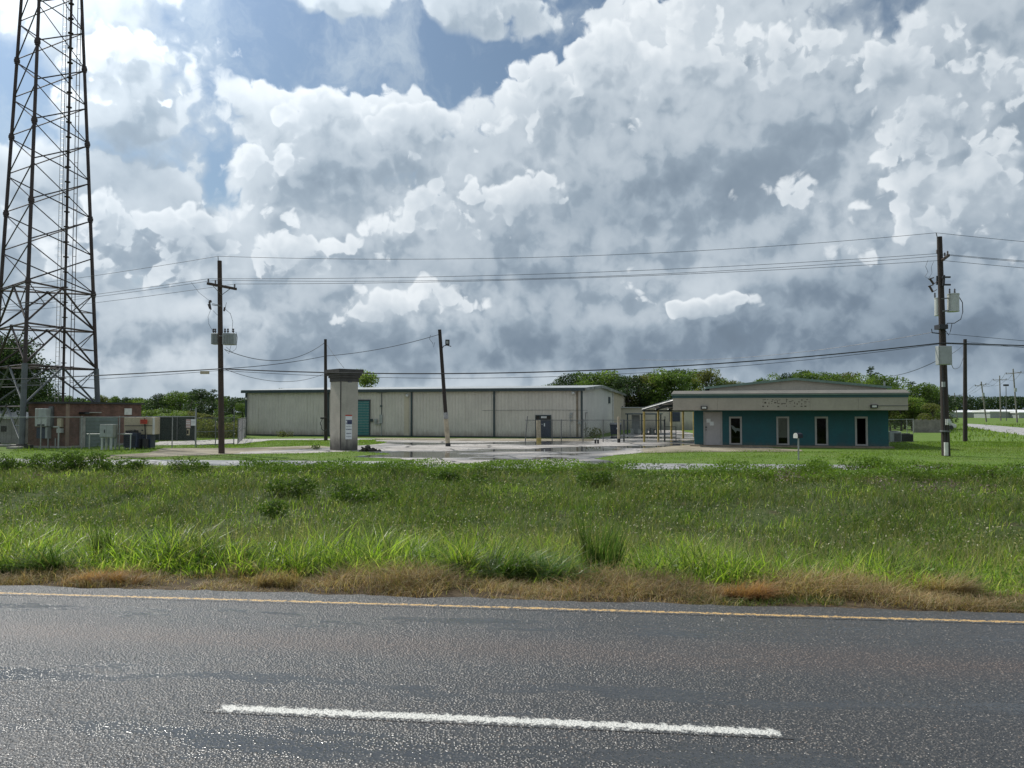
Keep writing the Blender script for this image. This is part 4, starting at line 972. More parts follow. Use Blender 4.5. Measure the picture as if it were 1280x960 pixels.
mb.path([P(1198, 370, 39.3), P(1203, 378, 39.3), P(1203.5, 390, 39.3), P(1201, 399, 39.3), P(1193, 404, 39.3), P(1184, 404, 39.2), P(1182, 410, 39.2)], .022, 5); mb.path([P(1190, 404, 39.2), P(1188, 414, 39.2), P(1186, 419, 39.2), P(1181, 412, 39.2)], .016, 5)
mb.build('jumper_wire', M_cable, RP, world=True)
mb = MB(); mb.b2(P(1163.5, 0, 39).x, P(1174, 0, 39).x, 38.8, 39.3, P(0, 411.5, 39).z, P(0, 406, 39).z); mb.tube(P(1164.5, 411, 39), P(1165, 415.5, 39), .02); mb.tube(P(1165, 416, 39), P(1174, 417, 39), .02); mb.build('street_light', M_black, RP, world=True)
mb = MB(); a, b_ = P(1172.3, 456, 38.8), P(1188.6, 432.5, 38.8); mb.box(((a.x+b_.x)/2, 38.86, (a.z+b_.z)/2), (b_.x-a.x, .32, b_.z-a.z)); cb = mb.build('cabinet', M_greypaint, RP, world=True, bevel=.015)
mb = MB(); mb.box(((a.x+b_.x)/2, 38.69, (a.z+b_.z)/2), (b_.x-a.x-.08, .02, b_.z-a.z-.08)); mb.build('cabinet_door', M_greypaint, cb, world=True)
mb = MB(); mb.tube(P(1182.8, 569.5, 39.05), P(1182.6, 553, 39.05), .10, n=12); mb.build('cable_guard', M_white, RP, world=True)
mb = MB(); mb.tube(P(1181.5, 552, 39.1), P(1178, 460, 39.1), .03); mb.tube(P(1184.5, 552, 39.1), P(1184, 530, 39.1), .025); mb.build('conduit', M_black, RP, world=True)
mb = MB(); a = P(1185, 527.5, 39.05); mb.box(a, (.16, .2, .3)); mb.tube(P(1187.5, 528, 39.05), P(1187.5, 528, 38.85), .09, n=10); mb.build('electric_meter', M_palegrey, RP, world=True)
mb = MB(); mb.box(P(1179.3, 480.5, 39.1), (.14, .1, .26)); mb.build('pole_tag', M_greypaint, RP, world=True)
mb = MB(); mb.tube(P(1181.5, 540, 39.2), P(1181.6, 538, 39.2), .25, n=12); mb.build('strap', M_dullsteel, RP, world=True)

# bare poles
BP1 = pole('bare_pole', 'thin dark bare pole in front of the left end of the warehouse', 407.3, 60.0, 406.8, 424, .15, .11, M_wood, 'pole')
mb = MB(); c = P(406, 530, 59.7)
mb.path([c+Vector((.45*math.cos(a)*(.8 if i % 2 else .6), 0, .55*math.sin(a))) for i, a in enumerate(np.linspace(0, 11, 26))], .02, 4); mb.box(c+Vector((-.2, 0, .45)), (.25, .2, .12)); mb.build('coiled_cable', M_cable, BP1[0], world=True)
BP2 = pole('bare_pole', 'dark bare pole standing in the grass right of the transformer pole', 1206.5, 58.0, 1206.3, 424, .16, .12, M_wood, 'pole')
# leaning light pole
LG, gb, gt = pole('leaning_light_pole', 'leaning dark pole with one floodlight and peeling cream base in the wet lot', 560, 50.2, 549.5, 412, .135, .11, M_wood, 'light pole')
mb = MB(); n = 8; A = gb.lerp(gt, .0); Bp = gb.lerp(gt, .235); mb.path([A.lerp(Bp, i/4) for i in range(5)], [.150]*5, 12); mb.build('cream_wrap', material("peeling_cream_paint", (.42, .36, .26), .8, 0, .25, 3, streak=.75, streakcol=(.07, .05, .04)), LG, world=True)
mb = MB(); A = gb.lerp(gt, .237); Bp = gb.lerp(gt, .29); mb.path([A, Bp], [.150]*2, 12); mb.build('white_sleeve', material("white_black_sleeve", (.3, .3, .3), .7, 0, .3, 7, streak=.8, streakcol=(.03, .03, .03)), LG, world=True)
mb = MB(); mb.path([gb, gb+Vector((0, 0, .22))], [.17, .165], 12); mb.build('tar_collar', M_black, LG, world=True)
mb = MB(); mb.path([P(552.5, 436, 50), P(554.5, 432.5, 50), P(558.5, 431.5, 50), P(564, 433, 50)], .03, 6); mb.tube(P(559.5, 432, 50), P(559.5, 430, 50), .03); mb.build('lamp_bracket', M_black, LG, world=True)
mb = MB(); a = P(559.3, 428, 50); mb.box(a, (.27, .22, .36)); fl = mb.build('floodlight', M_black, LG, world=True, bevel=.02); mb = MB(); mb.box(a+Vector((0, -.115, 0)), (.14, .01, .18)); mb.build('lens', M_greypaint, fl, world=True)
mb = MB(); mb.path([P(538, 419, 50), P(537, 424, 50), P(541, 429, 50), P(542, 434, 50), P(543.5, 428, 50)], .012, 4); mb.build('loose_cable', M_cable, LG, world=True)
# painted stub in front of the entrance
o = thing('stub_post', 'thick peeling cream post in front of the warehouse glass entrance', 'post', G(673.5, 553)[:3]); g = G(673.5, 553)
mb = MB(); mb.tube(g, P(673, 525.5, g.y), .17, .16, 12); mb.build('shaft', MATS['peeling_cream_paint'], o, world=True)
mb = MB(); mb.tube(g, g+Vector((0, 0, .35)), .185, .18, 12); mb.build('yellow_foot', M_yellow, o, world=True)
# distant poles on the right
DP = [(1233, 175, 1226.5, 477, ((1218.5, 482.5), (1233, 480.5)), 'leaning wooden pole with crossarm at the bend of the side road'), (1251, 200, 1249.5, 469.5, ((1241, 475), (1258.5, 474.5)), 'distant wooden pole with crossarm between the bend pole and a street lamp'),
      (1271.5, 165, 1266.3, 461, ((1257, 467.5), (1277, 465.5)), 'tallest distant wooden crossarm pole near the right border'), (1196.5, 260, 1193, 491, ((1186, 495), (1200, 494)), 'smallest distant crossarm pole between the two near right poles')]
arms = []
for pxb, D, pxt, pyt, arm, lab in DP:
    rt, bb, tt = pole('distant_utility_pole', lab, pxb, D, pxt, pyt, .17, .12, M_greywood, 'utility pole', 'wooden poles along the side road')
    a, b_ = P(*arm[0], D), P(*arm[1], D); MB().tube(a, b_, .07, n=4).build('crossarm', M_greywood, rt, world=True); arms.append((a, b_))
    for t in (.05, .5, .95): p = a.lerp(b_, t); MB().tube(p, p+Vector((0, 0, .3)), .06, n=5).build('insulator', M_porc, rt, world=True)
    if pxb in (1233, 1271.5): p = P(pxt+(3 if pxb == 1271.5 else 2.6), pyt+(24 if pxb == 1271.5 else 14), D-.3); MB().tube(p, p+Vector((0, 0, -.8)), .25, n=8).build('transformer', M_greypaint, rt, world=True)
rt, bb, tt = pole('distant_street_lamp', 'thin street lamp pole with small head among the distant poles', 1258, 190, 1257.5, 483, .1, .08, M_dullsteel, 'street lamp')
MB().box(P(1257.5, 481.5, 190), (1.1, .5, .45)).build('lamp_head', M_black, rt, world=True)

# ------------------------------------------------------------------ wires
wl = 'overhead wire between the two utility poles'
W_ = lambda n, lab, pts, sag, r=.011, **k: wire('power_line', lab, pts, sag, r, **k)
far_l = lambda px, py, D=52: P(px, py, D)
W_('w', 'topmost thin wire running over both utility poles', [P(-420, 382, 60), P(272.5, 320.3, 41.5), P(1170, 291, 39.2), P(2400, 330, 36)], [.9, .62, .9])
W_('w', 'upper wire of the three strung from the crossarm tips', [P(-420, 400, 60), insL[0], P(1171.5, 317, 39), P(2400, 345, 36)], [.8, .36, .8])
W_('w', 'middle wire of the three on the crossarm', [P(-420, 404, 60), insL[1], P(1183, 319, 39.5), P(2400, 350, 36)], [.8, .50, .8])
W_('w', 'lowest wire of the three on the crossarm', [P(-420, 410, 60), insL[2], P(1177, 325.5, 39.2), P(2400, 362, 36)], [.8, .30, .8])
W_('w', 'thick bundled cable low on both utility poles', [P(-420, 480, 60), P(276.5, 461, 41.3), P(1178, 428.6, 39.1), P(2400, 440, 36)], [.35, .78, .3], .030)
W_('w', 'thin cable hanging just under the thick low bundle', [P(-420, 486, 60), P(276.5, 463, 41.3), P(1178, 429.5, 39.1), P(2400, 446, 36)], [.5, .98, .35], .012)
W_('w', 'service wire above the thick low bundle, reaching the right pole under its street light', [P(800, 449.5, 60), P(1165, 415.5, 39), P(2400, 500, 36)], [.5, .3], .011)
W_('w', 'sagging cable from the left utility pole to the thin bare pole by the warehouse', [P(281, 437, 41.4), P(405.5, 428.5, 60)], .95, .02)
W_('w', 'cable from the left utility pole to the leaning light pole', [P(277, 461, 41.4), P(407, 445, 50), P(549, 418, 50.2)], [.12, .22], .018)
W_('w', 'lower slack cable from the left utility pole passing the bare pole', [P(281, 461.5, 41.4), P(405.5, 467, 60)], .65, .014)
W_('w', 'short cable from the bare pole down to the masonry sign pillar', [P(408, 430, 60), P(430, 460, 46)], .05, .014)
W_('w', 'service drop from the transformer pole to the teal building roof', [P(1175, 449, 39.2), P(1118, 469.5, 55)], .12, .018)
W_('w', 'cable loop from the grey cabinet to the bare pole on the right', [P(1188, 443, 39.1), P(1204.5, 431, 57.8)], .05, .013)
W_('w', 'slack loop below the grey cabinet reaching the bare pole on the right', [P(1188.5, 452, 39.1), P(1193, 461, 44), P(1200, 458, 50), P(1204.5, 445, 57.8)], [.1, .05, .05], .015)
W_('w', 'cable from the bare right pole leaving the photo to the right', [P(1207, 427, 58), P(2400, 500, 55)], .8, .012)
for i, (za, zb) in enumerate(((0, 0), (1, 1), (.5, .5))):
    pts = [a.lerp(b_, za) + Vector((0, 0, .3)) for a, b_ in (arms[3], arms[0], arms[1], arms[2])] + [P(1500, 440+4*i, 120)]
    W_('w', ('nearest', 'farthest', 'middle')[i]+' of the three thin wires on the distant pole row', pts, 1.2, .025, group='wires on the distant poles')

# ------------------------------------------------------------------ chain-link fences
def link_mesh(mb, a, b, h, z0=0.05, s=0.09, r=0.0022):
    """diamond wire between ground points a and b"""
    d = (b-a); L = math.hypot(d.x, d.y); u = Vector((d.x/L, d.y/L, 0)); base = a
    n = int((L+h)/s)
    for i in range(n+1):
        for sgn in (1, -1):
            s0 = -h+i*s; lo, hi = max(0, s0), min(L, s0+h)
            if hi-lo < 0.03: continue
            z_lo, z_hi = (lo-s0, hi-s0) if sgn == 1 else (h-(lo-s0), h-(hi-s0))
            p = base+u*lo+Vector((0, 0, z0+z_lo)); q = base+u*hi+Vector((0, 0, z0+z_hi)); mb.tube(p, q, r, n=3, cap=False)
def fence(name, label, stations, h, rails=(1.0,), mat=None, meshed=True, tall=(), lean=None, cat='fence', r=0.03, group=None):
    """stations: (px, D) photo column and distance of each post"""
    mat = mat or M_dullsteel
    pts = [Vector(((px-640)/960*D, D, GZ)) for px, D in stations]
    root = thing(name, label, cat, pts[0], 0, group)
    for i, p in enumerate(pts):
        ht = h + (tall[i] if i < len(tall) else 0.06); off = Vector((lean[i], 0, 0)) if lean and lean[i] else Vector((0, 0, 0))
        MB().tube(p, p+off+Vector((0, 0, ht)), r*1.15, n=8).build('post', mat, root, world=True)
    for k in rails:
        mb = MB(); mb.path([p+Vector((0, -r*1.4, h*k)) for p in pts], r*.85, 6); mb.build('rail', mat, root, world=True)
    if meshed:
        mb = MB()
        for a, b in zip(pts, pts[1:]): link_mesh(mb, a+Vector((0, -.05, 0)), b+Vector((0, -.05, 0)), h-.07)
        mb.build('wire_mesh', M_dullsteel, root, world=True)
    return root
FL = fence('chain_link_fence', 'long chain-link fence with pale top rail in front of the brick building and cabinets', [(-70, 45.6), (-5, 45.7), (52, 45.8), (103, 45.8), (150, 46.0), (184, 47.0), (216, 48.0), (245, 49.8)], 1.95, mat=M_galv, tall=(.06,)*7+(.6,))
fence('chain_link_gate', 'double chain-link gate with middle rail beside the two hanging signs', [(245.8, 50.0), (270, 51), (293, 52.5)], 1.85, (1.0, .52, .06), mat=M_dullsteel, tall=(.6, 0, .75), cat='gate', meshed=True)
fence('chain_link_fence', 'short chain-link fence running back to the left corner of the warehouse', [(298, 52.8), (303, 60), (308, 69)], 1.75, (1.0, .52), mat=M_dullsteel)
o = fence('screened_fence', 'fence with dark green privacy screen behind the hanging signs', [(183, 60), (200, 60), (222, 60), (244, 60)], 1.9, (1.0,), mat=M_dullsteel, meshed=False)
a_, b_ = Vector(((183-640)/960*60, 60.06, GZ+.03)), Vector(((244-640)/960*60, 60.06, GZ+.03)); mb = MB(); mb.extr([a_, b_, b_+Vector((0, 0, 1.82)), a_+Vector((0, 0, 1.82))], (0, .02, 0)); mb.build('screen_fabric', material("dark_green_screen", (.028, .040, .034), .9, 0, .3, .8), o, world=True)
fence('chain_link_fence', 'chain-link fence with leaning end post across the lot in front of the glass entrance', [(656.5, 57.6), (690, 57.8), (701.5, 57.8), (728.5, 57.8), (753.7, 57.8), (779, 58.0)], 1.64, (1.0,), mat=M_dullsteel, lean=(.17, 0, 0, 0, 0, 0), tall=(.3,))
fence('chain_link_fence', 'chain-link fence from the timber post to the walk gate by the canopy', [(780.2, 58.0), (805, 58.6), (830, 59.2)], 1.62, (1.0,), mat=M_dullsteel)
fence('walk_gate', 'half-open low pipe gate among the yellow canopy posts', [(831, 59.0), (844.6, 58.6)], 1.12, (1.0, .3), mat=M_black, tall=(.8, 0), cat='gate', r=.025)
o = thing('timber_post', 'thick leaning timber post in the chain-link fence right of the warehouse corner', 'post', G(773.5, 553.5)); g = G(773.5, 553.5)
MB().tube(g, P(773, 521, g.y), .10, .085, 8).build('shaft', MATS['peeling_cream_paint'], o, world=True); MB().tube(g, g+Vector((0, 0, .3)), .115, n=8).build('tar_foot', M_black, o, world=True)
fence('chain_link_fence', 'chain-link fence behind the dark boxes at the right end of the teal building', [(1108, 78), (1133, 79), (1141, 79.5)], 1.5, (1.0,), mat=M_galv)
# wooden fence
g0, g1 = Vector(((1141-640)/960*84, 84, GZ)), Vector(((1180-640)/960*84, 84, GZ)); o = thing('board_fence', 'grey weathered board fence behind the lawn left of the transformer pole', 'fence', g0)
n = 24
for i in range(n):
    p = g0.lerp(g1, i/(n-1)); mb = MB(); h = 1.42+random.uniform(-.06, .08); mb.box((p.x, p.y, GZ+h/2), (.135, .025, h)); mb.build('board', M_greywood, o, world=True)
for z in (.4, 1.15): MB().box(((g0.x+g1.x)/2, 84.05, GZ+z), ((g1-g0).length, .05, .09)).build('rail', M_greywood, o, world=True)
o = thing('pipe_barrier', 'low pale pipe barrier in front of the cabinet on legs', 'barrier', G(111, 562)); g = G(111.5, 562); e = G(163, 562)
for q in (g, g.lerp(e, .5), e): MB().tube(q, q+Vector((0, 0, .98)), .035, n=8).build('post', M_palegrey, o, world=True)
MB().tube(g+Vector((-.15, -.02, .93)), e+Vector((.1, -.02, .93)), .028, n=8).build('rail', M_palegrey, o, world=True)

# ------------------------------------------------------------------ masonry sign pillar
PYAW = R(41); s = 1.17; near = G(425.3, 563.3)
pl = thing('sign_pillar', 'tall stained stucco pillar with dark moulded cap and a white poster', 'pillar', (near.x, near.y, GZ), PYAW)
ztop = P(430, 472, near.y).z-GZ; zc = P(430, 461.5, near.y).z-GZ
SX, SY = 1.15, 1.28
MB().b2(0, SX, 0, SY, 0, ztop).build('shaft', M_stucco, pl, bevel=.02)
mb = MB()
for d, z0, z1 in ((.03, ztop-.22, ztop), (.09, ztop+.002, ztop+.14), (.16, ztop+.142, ztop+.28), (.23, ztop+.282, zc+.02)): mb.b2(-d, SX+d, -d, SY+d, z0, z1)
mb.build('moulded_cap', M_capdark, pl)
MB().b2(-.02, .03, -.02, .03, .05, ztop-.23).build('dark_corner_joint', M_capdark, pl)
def pz(py): return P(430, py, near.y).z-GZ
px_ = lambda q: SX*(q-425.3)/(447.3-425.3)
po = MB().b2(px_(431.3), px_(439.7), -.014, -.004, pz(549.3), pz(520.2)).build('poster', M_paper, pl)
MB().b2(px_(431.3), px_(439.7), -.018, -.010, pz(520.1), pz(518.6)).build('red_strip', M_red, po)
mb = MB()
for a, b, c, d in ((433.4, 439.5, 525.0, 530.4), (432.0, 433.0, 524.8, 526.0), (432.0, 433.0, 528.4, 529.6)): mb.b2(px_(a), px_(b), -.020, -.0145, pz(d), pz(c))
mb.build('printed_block', M_navy, po)
mb = MB()
for z, h, a, b, k in ((536.8, 1.0, 432.0, 439.3, 9), (541.9, .9, 432.6, 438.9, 7), (545.8, .5, 432.6, 439.0, 9), (533.2, .45, 432.4, 439.0, 9), (526.6, .8, 434, 438.8, 5)):
    for i in range(k):
        u0 = a+(b-a)*i/k; u1 = u0+(b-a)/k*random.uniform(.55, .85); mb.b2(px_(u0), px_(u1), -.022, -.0146, pz(z+h/2), pz(z-h/2))
mb.build('printed_lines', material("poster_ink", (.10, .11, .16), .6, 0, .1, 9), po)
pn = MB().b2(px_(434.2), px_(438.9), -.014, -.004, pz(477.6), pz(474.2)).build('number_plate', M_navy, pl)
mb = MB()
for i, u in enumerate((434.8, 436.1, 437.4)):
    if i: 
        mb.b2(px_(u), px_(u+.9), -.019, -.0145, pz(475.2), pz(474.8)); mb.b2(px_(u), px_(u+.9), -.019, -.0145, pz(477.0), pz(476.6))
        mb.b2(px_(u), px_(u+.25), -.019, -.0145, pz(476.6), pz(475.2)); mb.b2(px_(u+.65), px_(u+.9), -.019, -.0145, pz(476.6), pz(475.2))
    else: mb.b2(px_(u+.3), px_(u+.6), -.019, -.0145, pz(477.0), pz(474.8))
mb.build('plate_digits', M_frame, pn)

# ------------------------------------------------------------------ cabinets and gear by the brick building
g = G(132.5, 562.5); o = thing('utility_cabinet', 'square pale grey cabinet standing on four legs behind the fence', 'cabinet', (g.x, g.y, GZ))
zz = lambda py, D: CAMZ+(515-py)/960*D-GZ
D = g.y; wv = 17.0/960*D
MB().b2(-wv/2, wv/2, 0, .6, zz(547, D), zz(530.5, D)).build('body', material("cabinet_olive_grey", (.30, .31, .26), .5, 0, .12, 2, streak=.3), o, bevel=.02)
mb = MB(); mb.b2(-wv*.48, -.01, -.02, -.003, zz(546, D), zz(531.5, D)); b1 = mb.build('door', M_greypaint, o); MB().b2(.01, wv*.48, -.02, -.003, zz(546, D), zz(531.5, D)).build('door', M_greypaint, o)
MB().b2(-.12, -.08, -.05, -.021, zz(541, D), zz(537, D)).build('handle', M_black, b1)
for x in (-.27, .27):
    for y in (.06, .54): MB().b2(x-.05, x+.05, y-.05, y+.05, 0, zz(547, D)-.002).build('leg', M_palegrey, o)
g = G(158, 562); o = thing('generator', 'dark navy slatted generator box low behind the fence under the tan enclosure', 'generator', (g.x, g.y+.3, GZ)); D = g.y+.3
MB().b2(-.35, .45, 0, .7, .12, zz(541, D)).build('body', M_navymetal, o, bevel=.02); mb = MB()
for i in range(5): mb.b2(-.28, .38, -.03, -.003, .25+i*.12, .30+i*.12)
mb.build('louvres', M_black, o); MB().b2(-.25, .3, 0.05, .6, zz(541, D)+.002, zz(538, D)).build('top_box', M_black, o)
for x in (-.3, .0, .3): MB().tube((x, .1, 0), (x, .1, .12), .05, n=8).build('foot', M_palegrey, o)
g = G(170, 561.5); D = g.y+.35; o = thing('tan_enclosure', 'long rust-streaked tan equipment enclosure at the right end of the brick building', 'enclosure', (g.x, D, GZ)); L = 38/960*D
MB().b2(-L/2, L/2, 0, .75, zz(543, D), zz(521.5, D)).build('body', M_tan, o, bevel=.02)
mb = MB(); mb.b2(-L/2+.05, L/2-.05, -.02, -.003, zz(532.5, D), zz(531.7, D)); mb.build('panel_seam', M_black, o)
for x in (-.3, .15): MB().b2(x, x+.09, -.03, -.003, zz(538.5, D), zz(537, D)).build('handle', M_black, o)
MB().b2(-L/2+.1, L/2-.25, .05, .7, .06, zz(543, D)-.002).build('dark_base', M_navymetal, o)
for x in (.0, .42): MB().tube((x, -.12, .06), (x, -.12, .62), .2, n=14).build('drum', M_black, o)
MB().b2(L/2-.10, L/2+.02, -.03, .0, zz(543, D), zz(522, D)).build('corner_trim', M_white, o)

# signs on the left fence
g = G(183, 561); D = g.y-.25; o = thing('red_sign', 'small orange-red sign on a thin leaning stake at the fence', 'sign', (g.x, D, GZ)); xs = lambda px: (px-640)/960*D-g.x
MB().tube((xs(183.6), .0, 0), (xs(181.2), 0, zz(523, D)), .03, n=6).build('stake', M_black, o)
b1 = MB().b2(xs(176.2), xs(185), -.05, -.032, zz(529.8, D), zz(524.3, D)).build('board', M_red, o)
mb = MB()
for r0, k in ((525.2, 5), (527.2, 6)):
    for i in range(k): a = 177.2+i*7/k; mb.b2(xs(a), xs(a+.8), -.056, -.0505, zz(r0+1.1, D), zz(r0, D))
mb.build('faded_text', material("dark_red_ink", (.2, .03, .02), .6, 0, 0, 3), b1)
D = 48.9
def fsign(px0, px1, py0, py1, name, label, mat, rows, ink):
    x0, x1 = (px0-640)/960*D, (px1-640)/960*D; o = thing(name, label, 'sign', ((x0+x1)/2, D, CAMZ+(515-py1)/960*D)); w_ = x1-x0; h = (py1-py0)/960*D
    MB().b2(-w_/2, w_/2, 0, .015, 0, h).build('board', mat, o); mb = MB()
    for f, k, hh in rows:
        for i in range(k): a = -w_*.42+w_*.84*i/k; mb.b2(a, a+w_*.84/k*.7, -.006, -.001, h*f, h*(f+hh))
    mb.build('faded_text', ink, o)
fsign(233, 238.6, 524, 535, 'warning_sign', 'faded pink and white sign hanging on the fence, left of the white one', M_signred, ((.45, 3, .14), (.68, 4, .1), (.15, 4, .07)), M_paper)
fsign(239.1, 245, 524, 532, 'white_sign', 'blank-looking white sign on the fence beside the gate post', M_paper, ((.6, 5, .05), (.4, 5, .05)), M_greypaint)
fsign(234, 237.6, 536, 544, 'small_sign', 'narrow yellowish sign hung under the faded pink one', M_tan, ((.2, 1, .6),), M_black)

# ------------------------------------------------------------------ mailbox, boxes, bin, stops, rubble
g = G(998.3, 575); D = g.y; o = thing('mailbox', 'dark mailbox with pale door on a thin grey post in the lawn', 'mailbox', (g.x, D, GZ), R(27))
MB().tube((0, 0, 0), (0, 0, 1.02), .035, n=8).build('post', M_galv, o)
def mailbody(x0, x1, r, z, mb):
    pts = [(-r, z), (r, z)] + [(r*math.cos(a), z+r*.9+r*math.sin(a)) for a in np.linspace(0, math.pi, 9)]
    mb.extr([(x0, y, zz_) for y, zz_ in pts], (x1-x0, 0, 0)); return mb
mailbody(-.17, .17, .125, 1.03, MB()).build('box', material('matt_dark_blue', (.012, .014, .025), .75, 0, .1, 5), o); mailbody(-.188, -.173, .128, 1.028, MB()).build('door', M_white, o)
for px, D, wd, h, n_, lab, m1 in ((1118.5, 57, .82, .80, 'condenser_unit', 'taller grey and black air-conditioning unit beside the right end of the teal building', M_greypaint), (1133, 57.5, .86, .60, 'condenser_unit', 'lower black air-conditioning unit, right one of the pair beside the teal building', M_black)):
    x = (px-640)/960*D; o = thing(n_, lab, 'air conditioner', (x, D, GZ), R(-13), 'air conditioners beside the teal building')
    MB().b2(-wd/2, wd/2, 0, .75, .05, h).build('casing', m1, o, bevel=.02); mb = MB()
    for i in range(9): mb.b2(-wd/2+.32, wd/2-.03, -.025, -.003, .1+i*(h-.2)/9, .1+(i+.55)*(h-.2)/9)
    mb.build('grille', M_black, o); mb = MB(); mb.tube((0, .37, h+.001), (0, .37, h+.05), .3, n=18); mb.build('fan_guard', M_black, o)
    MB().b2(-wd/2-.05, wd/2+.05, -.05, .8, 0, .048).build('pad', M_concrete, o)
D = 73; x = (769-640)/960*D; o = thing('dumpster', 'small navy dumpster with white label by the warehouse side wall', 'dumpster', (x, D, GZ), R(-12))
mb = MB(); mb.add([(-.45, 0, .12), (.45, 0, .12), (.45, .8, .12), (-.45, .8, .12), (-.5, -.12, 1.0), (.5, -.12, 1.0), (.5, .85, 1.15), (-.5, .85, 1.15)], [(0, 1, 2, 3), (4, 5, 6, 7), (0, 1, 5, 4), (1, 2, 6, 5), (2, 3, 7, 6), (3, 0, 4, 7)]); mb.build('body', M_navymetal, o)
mb = MB(); mb.extr([(-.54, -.16, 1.01), (.54, -.16, 1.01), (.54, .9, 1.17), (-.54, .9, 1.17)], (0, 0, .05)); mb.build('lid', M_black, o); MB().b2(.12, .28, -.12, -.09, .62, .78).build('label_plate', M_paper, o)
for x_ in (-.35, .35): MB().tube((x_-.05, .1, .07), (x_+.05, .1, .07), .07, n=10).build('wheel', M_black, o)
o = thing('wheel_stop', 'yellowish concrete wheel stop on the dirt near the warehouse corner', 'wheel stop', G(735.5, 551.0)); MB().extr([(-.75, -.08, 0), (-.75, .08, 0), (-.75, .05, .12), (-.75, -.05, .12)], (1.5, 0, 0)).build('block', M_tan, o)
for px, lab in ((744.3, 'left one of two short black and white bollards in the wet lot'), (747.6, 'right one of two short black and white bollards in the wet lot')):
    g = G(px, 554.5); o = thing('short_bollard', lab, 'bollard', g, 0, 'short bollards in the lot'); MB().tube((0, 0, 0), (0, 0, .28), .07, n=10).build('tube', M_black, o); MB().tube((0, 0, .281), (0, 0, .36), .072, .05, n=10).build('cap', M_white, o)
# debris heap right of the pillar
g = G(459.5, 564.5); o = thing('debris_heap', 'small heap of dark broken debris on the grass right of the sign pillar', 'debris', g)
for i in range(16):
    x, y = random.gauss(0, .26), random.gauss(0, .18); z = max(.05, .28-abs(x)*.5); mb = MB(); mb.box((x, y, z*random.uniform(.3, 1)), (random.uniform(.15, .4), random.uniform(.1, .25), random.uniform(.06, .2)), Matrix.Rotation(random.uniform(-.6, .6), 3, 'X') @ Matrix.Rotation(random.uniform(-.8, .8), 3, 'Y') @ Matrix.Rotation(random.random()*3, 3, 'Z'))
    mb.build('broken_piece', M_rubble, o)
# concrete slab bits left by the tower foot
for px, py, L, lab in ((6, 558.5, 1.4, 'thin pale slab lying at the left border near the tower foot'), (15, 561.5, .7, 'short pale slab just left of the front tower leg')):
    g = G(px, py); o = thing('concrete_slab', lab, 'slab', g, 0, 'slabs by the tower foot'); MB().b2(-L/2, L/2, 0, .6, .02, .14).build('slab', M_concrete, o, bevel=.01)
# car behind the board fence
D = 93; x = (1169-640)/960*D; o = thing('parked_car', 'white car mostly hidden behind the grey board fence', 'car', (x, D, GZ), R(8))
side = [(-2.1, .35), (2.1, .35), (2.15, .75), (1.3, .95), (.75, 1.50), (-.9, 1.52), (-1.7, 1.0), (-2.15, .9)]
MB().extr([(a, -.85, b) for a, b in side], (0, 1.7, 0)).build('body', M_white, o, bevel=.05)
for s0, s1 in (((.68, 1.42), (1.15, .98)), ((-.85, 1.44), (-1.5, 1.02))): pass
MB().extr([(-1.35, -.87, 1.02), (1.1, -.87, .98), (.68, -.87, 1.42), (-.85, -.87, 1.44)], (0, .012, 0)).build('side_window', M_black, o)
for a in (-1.35, 1.35): MB().tube((a, -.9, .33), (a, -.68, .33), .33, n=18).build('wheel', M_black, o)

# ------------------------------------------------------------------ foliage generators
def leaves(cent, size, rg, up=0.0):
    """one small bent leaf per centre: returns V, F"""
    n = len(cent); a = rg.normal(size=(n, 3)); a[:, 2] += up; a /= np.linalg.norm(a, axis=1)[:, None]
    b = rg.normal(size=(n, 3)); b -= (a*b).sum(1)[:, None]*a; b /= np.linalg.norm(b, axis=1)[:, None]
    s = np.asarray(size).reshape(-1, 1)*rg.uniform(.6, 1.35, (n, 1)); w = s*rg.uniform(.35, .6, (n, 1))
    V = np.stack([cent-b*s*.5, cent+a*w*.5, cent+b*s*.5, cent-a*w*.5], 1).reshape(-1, 3)
    return V, np.arange(4*n).reshape(-1, 4)
def crown_pts(rg, H, Wd, z0, n, lobes, kind='round'):
    """points on uneven lobes filling a crown from z0 to H"""
    cs = []; rs = []
    for i in range(lobes):
        if kind == 'pine':
            t = (i+.5)/lobes; z = z0+(H-z0)*t; ra = Wd/2*(1-t*.75)*rg.uniform(.3, 1.0); r = Wd*.17*(1.15-t*.7)
        else:
            t = rg.uniform(0, 1)**.8; z = z0+(H-z0)*(.12+.80*t); ra = Wd/2*math.sqrt(max(0.05, 1-(2*t-.85)**2*.62))*rg.uniform(.15, .80); r = Wd*rg.uniform(.11, .22)
        an = rg.uniform(0, 2*math.pi); cs.append((ra*math.cos(an), ra*math.sin(an), z)); rs.append(r)
    cs = np.array(cs); rs = np.array(rs); k = rg.choice(lobes, n, p=rs**2/np.sum(rs**2))
    d = rg.normal(size=(n, 3)); d /= np.linalg.norm(d, axis=1)[:, None]; rad = rs[k]*rg.uniform(.35, 1.12, n)**.55
    p = cs[k]+d*rad[:, None]*np.array([1, 1, .72 if kind != 'pine' else .45]); return p, cs, rs
